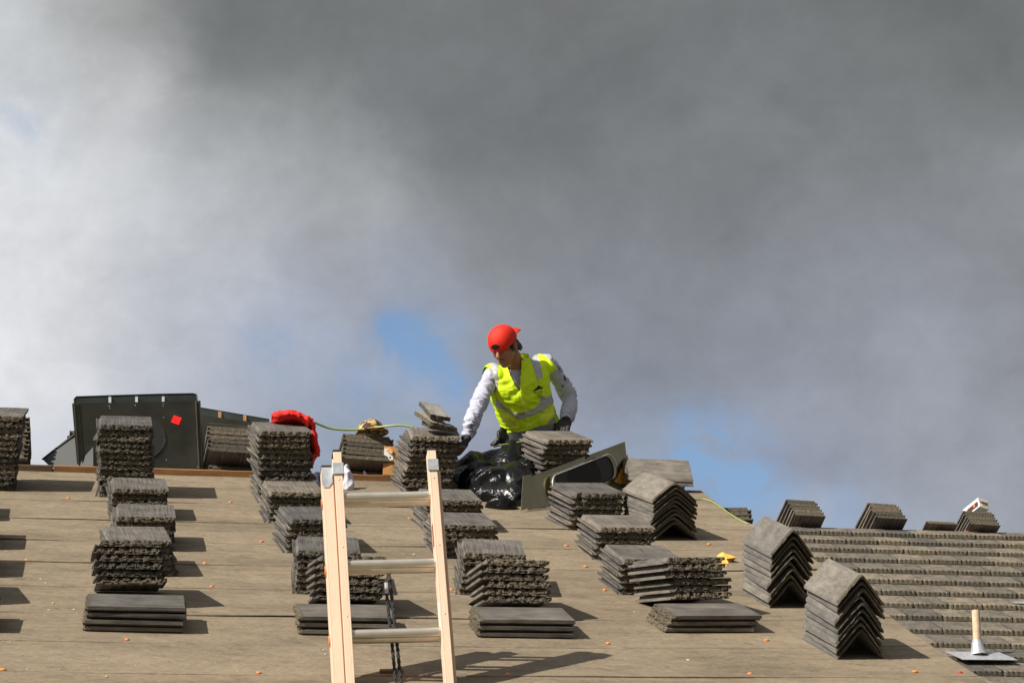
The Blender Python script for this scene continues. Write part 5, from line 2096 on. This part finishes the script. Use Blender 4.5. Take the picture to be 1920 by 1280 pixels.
# belt, pouch and trousers
g = G()
bc = Wst - Tax * 0.03
g.loft([ering(bc - Tax * 0.028, 0.176, 0.128), ering(bc + Tax * 0.022, 0.176, 0.128)], caps=False)
part('tool_belt', g.v, g.f, M['leather'], man, smooth=True)
g = G()
for (x, y, a, b, c) in ((938, 815, 0.022, 0.03, 0.052), (930, 829, 0.036, 0.03, 0.022), (945, 820, 0.018, 0.03, 0.06)):
    g.ell(J(x, y, 0.22), Vector((a, 0, 0.3 * a)), Vector((0, b, 0)), Vector((0.01, 0, c)), 14, 10)
g.tube([J(943, 806, 0.2), J(939, 820, 0.18), J(924, 836, 0.19)], [0.014, 0.02, 0.014], 10)
g.tube([J(934, 806, 0.2), J(935, 816, 0.19)], [0.010, 0.014], 10)
pv, pf = evalmesh(g, 0.006, 1)
ns = vnormals(pv, pf)
pv = [p + n_ * 0.005 * noise.noise(p * 45) for p, n_ in zip(pv, ns)]
part('tool_pouch', pv, pf, M['leather'], man, smooth=True)
g = G()
g.loft([ering(Wst - Tax * 0.13, 0.166, 0.122), ering(Hip - Vector((0, 0, 0.10)), 0.16, 0.13)])
for hp3, kn, ft in knees:
    g.tube([hp3, (hp3 + kn) / 2, kn, (kn + ft) / 2, ft], [0.098, 0.092, 0.072, 0.068, 0.058], 16)
pv, pf = evalmesh(g, 0.010, 2)
ns = vnormals(pv, pf)
pv = [p + n_ * 0.008 * noise.noise(p * 20) for p, n_ in zip(pv, ns)]
part('trousers', pv, pf, M['jeans'], man, smooth=True)
for hp3, kn, ft in knees:
    g = G()
    g.tube([ft - (ft - kn).normalized() * 0.04, ft + Vector((0, 0.07, -0.02)), ft + Vector((0, 0.1, -0.05))], [0.06, 0.05, 0.04], 14)
    g.ell(ft + Vector((0, 0.06, -0.01)), Vector((0.045, 0, 0)), Vector((0, 0.06, 0)), Vector((0, 0, 0.07)), 14, 10)
    part('boot', g.v, g.f, M['leather'], man, smooth=True)
# gloves: a second, slightly thicker skin over each hand
for wr_, hd_, pn_, cl_, nm in ((WrR, HdR, Vector((-0.7, -0.3, -0.2)), 0.5, 0), (WrL, HdL, Vector((-0.2, -0.3, -0.9)), 0.35, 1)):
    g = G()
    hand(g, wr_, hd_, pn_, 1 if nm == 0 else -1, curl=cl_)
    gv2, gf2 = evalmesh(g, 0.0032, 0)
    ns = vnormals(gv2, gf2)
    gv2 = [p + n_ * 0.0052 for p, n_ in zip(gv2, ns)]
    mi = [1 if ((sum((gv2[i] for i in f), Vector()) / len(f)) - wr_).dot(hd_) > 0.10 else 0 for f in gf2]
    part('glove', gv2, gf2, [M['glove'], M['gloveback']], man, fmat=mi if nm == 0 else [0] * len(gf2), smooth=True)

# ------------------------------------------------------------------ black polythene heap
g = G()
for (x, y, H, dy, a, b, c) in (
        (905, 892, 0, 0.02, 0.16, 0.14, 0.135), (878, 895, 0, 0.04, 0.09, 0.12, 0.11), (940, 885, 0, 0.05, 0.15, 0.14, 0.145),
        (968, 875, 0, 0.08, 0.12, 0.12, 0.140), (990, 862, 0, 0.12, 0.07, 0.09, 0.105), (948, 920, 0, -0.12, 0.16, 0.16, 0.10), (925, 915, 0, -0.10, 0.12, 0.16, 0.11),
        (990, 900, 0, 0.0, 0.11, 0.13, 0.13)):
    g.ell(J(x, y, dy), Vector((a, 0, 0)), Vector((0, b, 0)), Vector((0, 0, c)), 20, 14)
for (x, y, a, b, c) in ((898, 916, 0.11, 0.22, 0.15), (925, 925, 0.14, 0.24, 0.16), (955, 925, 0.15, 0.25, 0.17), (982, 918, 0.07, 0.2, 0.17), (925, 938, 0.11, 0.16, 0.085), (955, 942, 0.11, 0.18, 0.09), (938, 952, 0.07, 0.10, 0.05)):
    g.ell(P(x, y, 0.0), Vector((a, 0, 0)), UPS * b, NRM * c, 20, 14)
kv, kf = evalmesh(g, 0.0085, 16)
ns = vnormals(kv, kf)


def fold(p):
    w_ = Vector((noise.noise(p * 4.0), noise.noise(p * 4.0 + Vector((5, 1, 2))), noise.noise(p * 4.0 + Vector((9, 7, 3))))) * 0.12
    q = p + w_
    d1 = q.x * 0.75 + q.z * 0.66 + q.y * 0.1
    d2 = q.z * 0.75 - q.x * 0.66 + q.y * 0.25
    a = 1 - abs(noise.noise(Vector((d1 * 2.6, d2 * 7.5, q.y * 3)))) * 2.4
    b = 1 - abs(noise.noise(Vector((d1 * 5 + 3, d2 * 20, q.y * 6)))) * 2.4
    c = 0.0
    return 0.050 * a + 0.010 * b


kv = [p + n_ * (fold(p) - 0.020) for p, n_ in zip(kv, ns)]


def roof_floor(p, lift=0.006):
    """never sink below the roof"""
    hgt = (p - FOOT).dot(NRM)
    if p.y <= YR and hgt < lift:
        return p + NRM * (lift - hgt)
    zb = RIDGE.z - math.tan(PA) * (p.y - YR) + 0.01
    if p.y > YR and p.z < zb:
        return Vector((p.x, p.y, zb))
    return p


kv = [roof_floor(p) for p in kv]
thing('plastic_sheeting', kv, kf, M['poly'], 'crumpled heap of shiny black plastic sheeting in front of the worker', 'plastic sheeting', smooth=True, sharp=75)
# pale green hem lying over the heap's top edge
hp3 = [(926, 837, -.02), (940, 834, 0.0), (956, 832, 0.02), (972, 829, .03), (984, 827, 0.04)]
g = G()
g.tube(curve_pts([J(*q) for q in hp3]), 0.0055, 8)
thing('air_hose', g.v, g.f, M['hose'], 'short pale green hose crossing above the black plastic heap', 'hose', group='lengths of yellow green hose', smooth=True)

# ------------------------------------------------------------------ red cloth over the second column
Yt = P(532, 808, 0.42).y
g = G()
def Jr(px, py, dy): return atY(px, py, Yt + dy)
def flatloft(pts, wid, thk, nrm_list):
    P3 = [Vector(p) for p in pts]
    rings = []
    for i, p in enumerate(P3):
        d = (P3[min(i + 1, len(P3) - 1)] - P3[max(i - 1, 0)]).normalized()
        n_ = (Vector(nrm_list[i]) - d * Vector(nrm_list[i]).dot(d)).normalized()
        s_ = d.cross(n_)
        rings.append([p + s_ * wid[i] * math.cos(t) + n_ * thk[i] * math.sin(t) for t in [2 * math.pi * k / 16 for k in range(16)]])
    g.loft(rings)
UPZ = (0, -0.2, 1); RX = (1, -0.4, 0.1)
def outline_loft(cols, depth, dy0):
    rings = []
    for i, ((xa, ya), (xb, yb)) in enumerate(cols):
        A, B = Jr(xa, ya, dy0[i]), Jr(xb, yb, dy0[i])
        m_, h_ = (A + B) / 2, (A - B) / 2
        rings.append([m_ + h_ * math.cos(t) + Vector((0, depth[i] * math.sin(t), 0)) for t in [2 * math.pi * k / 18 for k in range(18)]])
    g.loft(rings)
outline_loft([((505, 782), (506, 786)), ((509, 776), (511, 791)), ((518, 772), (520, 792)), ((530, 771), (532, 792)), ((543, 771), (544, 791)), ((556, 774), (555, 790)), ((567, 778), (565, 792)), ((577, 781), (572, 796)), ((586, 788), (576, 800))],
             [0.02, 0.05, 0.07, 0.09, 0.10, 0.10, 0.09, 0.08, 0.06], [0.30, 0.30, 0.29, 0.29, 0.28, 0.27, 0.25, 0.22, 0.20])
outline_loft([((572, 786), (588, 784)), ((575, 798), (590, 795)), ((577, 812), (593, 812)), ((578, 828), (596, 828)), ((579, 842), (599, 843)), ((579, 850), (601, 852)), ((579, 858), (592, 857)), ((580, 866), (588, 867)), ((581, 875), (585, 876))],
             [0.05, 0.08, 0.10, 0.11, 0.11, 0.10, 0.08, 0.06, 0.02], [0.3] * 9)
rv, rf = evalmesh(g, 0.0065, 2)
ns = vnormals(rv, rf)
out = []
for p, n_ in zip(rv, ns):
    q = p + Vector((noise.noise(p * 6), noise.noise(p * 6 + Vector((3, 3, 3))), noise.noise(p * 6 + Vector((7, 1, 5))))) * 0.05
    k_ = abs(noise.noise(Vector((q.x * 30 + q.z * 10, q.y * 18, q.z * 12 - q.x * 6))))
    k2 = abs(noise.noise(Vector((q.x * 50, q.y * 50, q.z * 26))))
    out.append(p + n_ * (0.006 - 0.030 * k_ - 0.010 * k2))
thing('red_cloth', out, rf, M['redcloth'], 'crumpled bright red cloth draped over the side of a tall tile stack', 'cloth', smooth=True)

# ------------------------------------------------------------------ camouflage hat on the ridge stack
ht = J(694, 814, 0.10)
hat = empty('hat', ht)
tag(hat, 'brown and yellow camouflage hat resting upside on the back slope stack', 'hat')
hat['label'] = 'brown and yellow camouflage hat resting on the stack near the carton'
g = G()
rings = []
for j in range(9):
    t = j / 8 * math.pi / 2
    rr_ = math.cos(t) ** 0.8 if j < 8 else 0.001
    ring = []
    for k in range(28):
        p = 2 * math.pi * k / 28
        w_ = 1 + 0.05 * noise.noise(Vector((math.cos(p) * 2, math.sin(p) * 2, j * 0.3)))
        ring.append(ht + Vector((math.cos(p) * 0.088 * rr_ * w_ + 0.01 * math.sin(t), math.sin(p) * 0.10 * rr_ * w_, 0.004 + 0.088 * math.sin(t) + 0.004 * math.sin(3 * p))))
    rings.append(ring)
g.loft(rings)
part('crown', g.v, g.f, M['camo'], hat, smooth=True)
g = G()
inner, outer = [], []
for k in range(28):
    p = 2 * math.pi * k / 28
    s_ = max(0, -math.sin(p - 0.5))
    inner.append(ht + Vector((math.cos(p) * 0.087, math.sin(p) * 0.099, 0.008)))
    outer.append(ht + Vector((math.cos(p) * (0.092 + 0.035 * s_), math.sin(p) * (0.104 + 0.05 * s_), 0.004 + 0.010 * s_)))
g.loft([inner, outer, [v - Vector((0, 0, 0.004)) for v in outer], [v - Vector((0, 0, 0.004)) for v in inner]], caps=False)
part('brim', g.v, g.f, M['camo'], hat, smooth=True, sharp=50)

# ------------------------------------------------------------------ cloth bits behind the ladder
def lump(px, py, dy, a, b, c, name, mat, label, cat, seed, amp=0.012, top=0.5):
    g = G()
    c0 = J(px, py, dy)
    g.loft([[c0 + Vector((a * f * math.cos(t) + sh, b * f * math.sin(t), z)) for t in [2 * math.pi * k / 20 for k in range(20)]] for f, z, sh in
            ((1.0, 0, 0), (0.95, c * 0.25, 0), (0.8, c * 0.5, -0.004), (0.6, c * 0.75, -0.008), (top * 0.6, c * 0.95, -0.012), (0.05, c, -0.012))])
    v2_, f2_ = evalmesh(g, 0.005, 1)
    nn3 = vnormals(v2_, f2_)
    v2_ = [p + n_ * amp * (0.4 - 2 * abs(noise.noise(Vector((p.x * 30 + seed, p.y * 30, p.z * 12))))) for p, n_ in zip(v2_, nn3)]
    v2_ = [roof_floor(p) for p in v2_]
    thing(name, v2_, f2_, mat, label, cat, smooth=True)


lump(653, 921, -0.34, 0.036, 0.05, 0.165, 'white_cloth', M['whitecloth'], 'peaked white cloth standing on the felt just behind the ladder rail', 'cloth', 3)
lump(598, 915, -0.24, 0.045, 0.06, 0.10, 'dark_cloth', M['navy'], 'dark navy cloth bundled between the ladder rail and the second column', 'cloth', 9)
lump(686, 896, 0.02, 0.014, 0.016, 0.05, 'white_rag', M['whitecloth'], 'tiny white rag tip poking up on the ridge batten near the carton', 'rag', 5, 0.004)
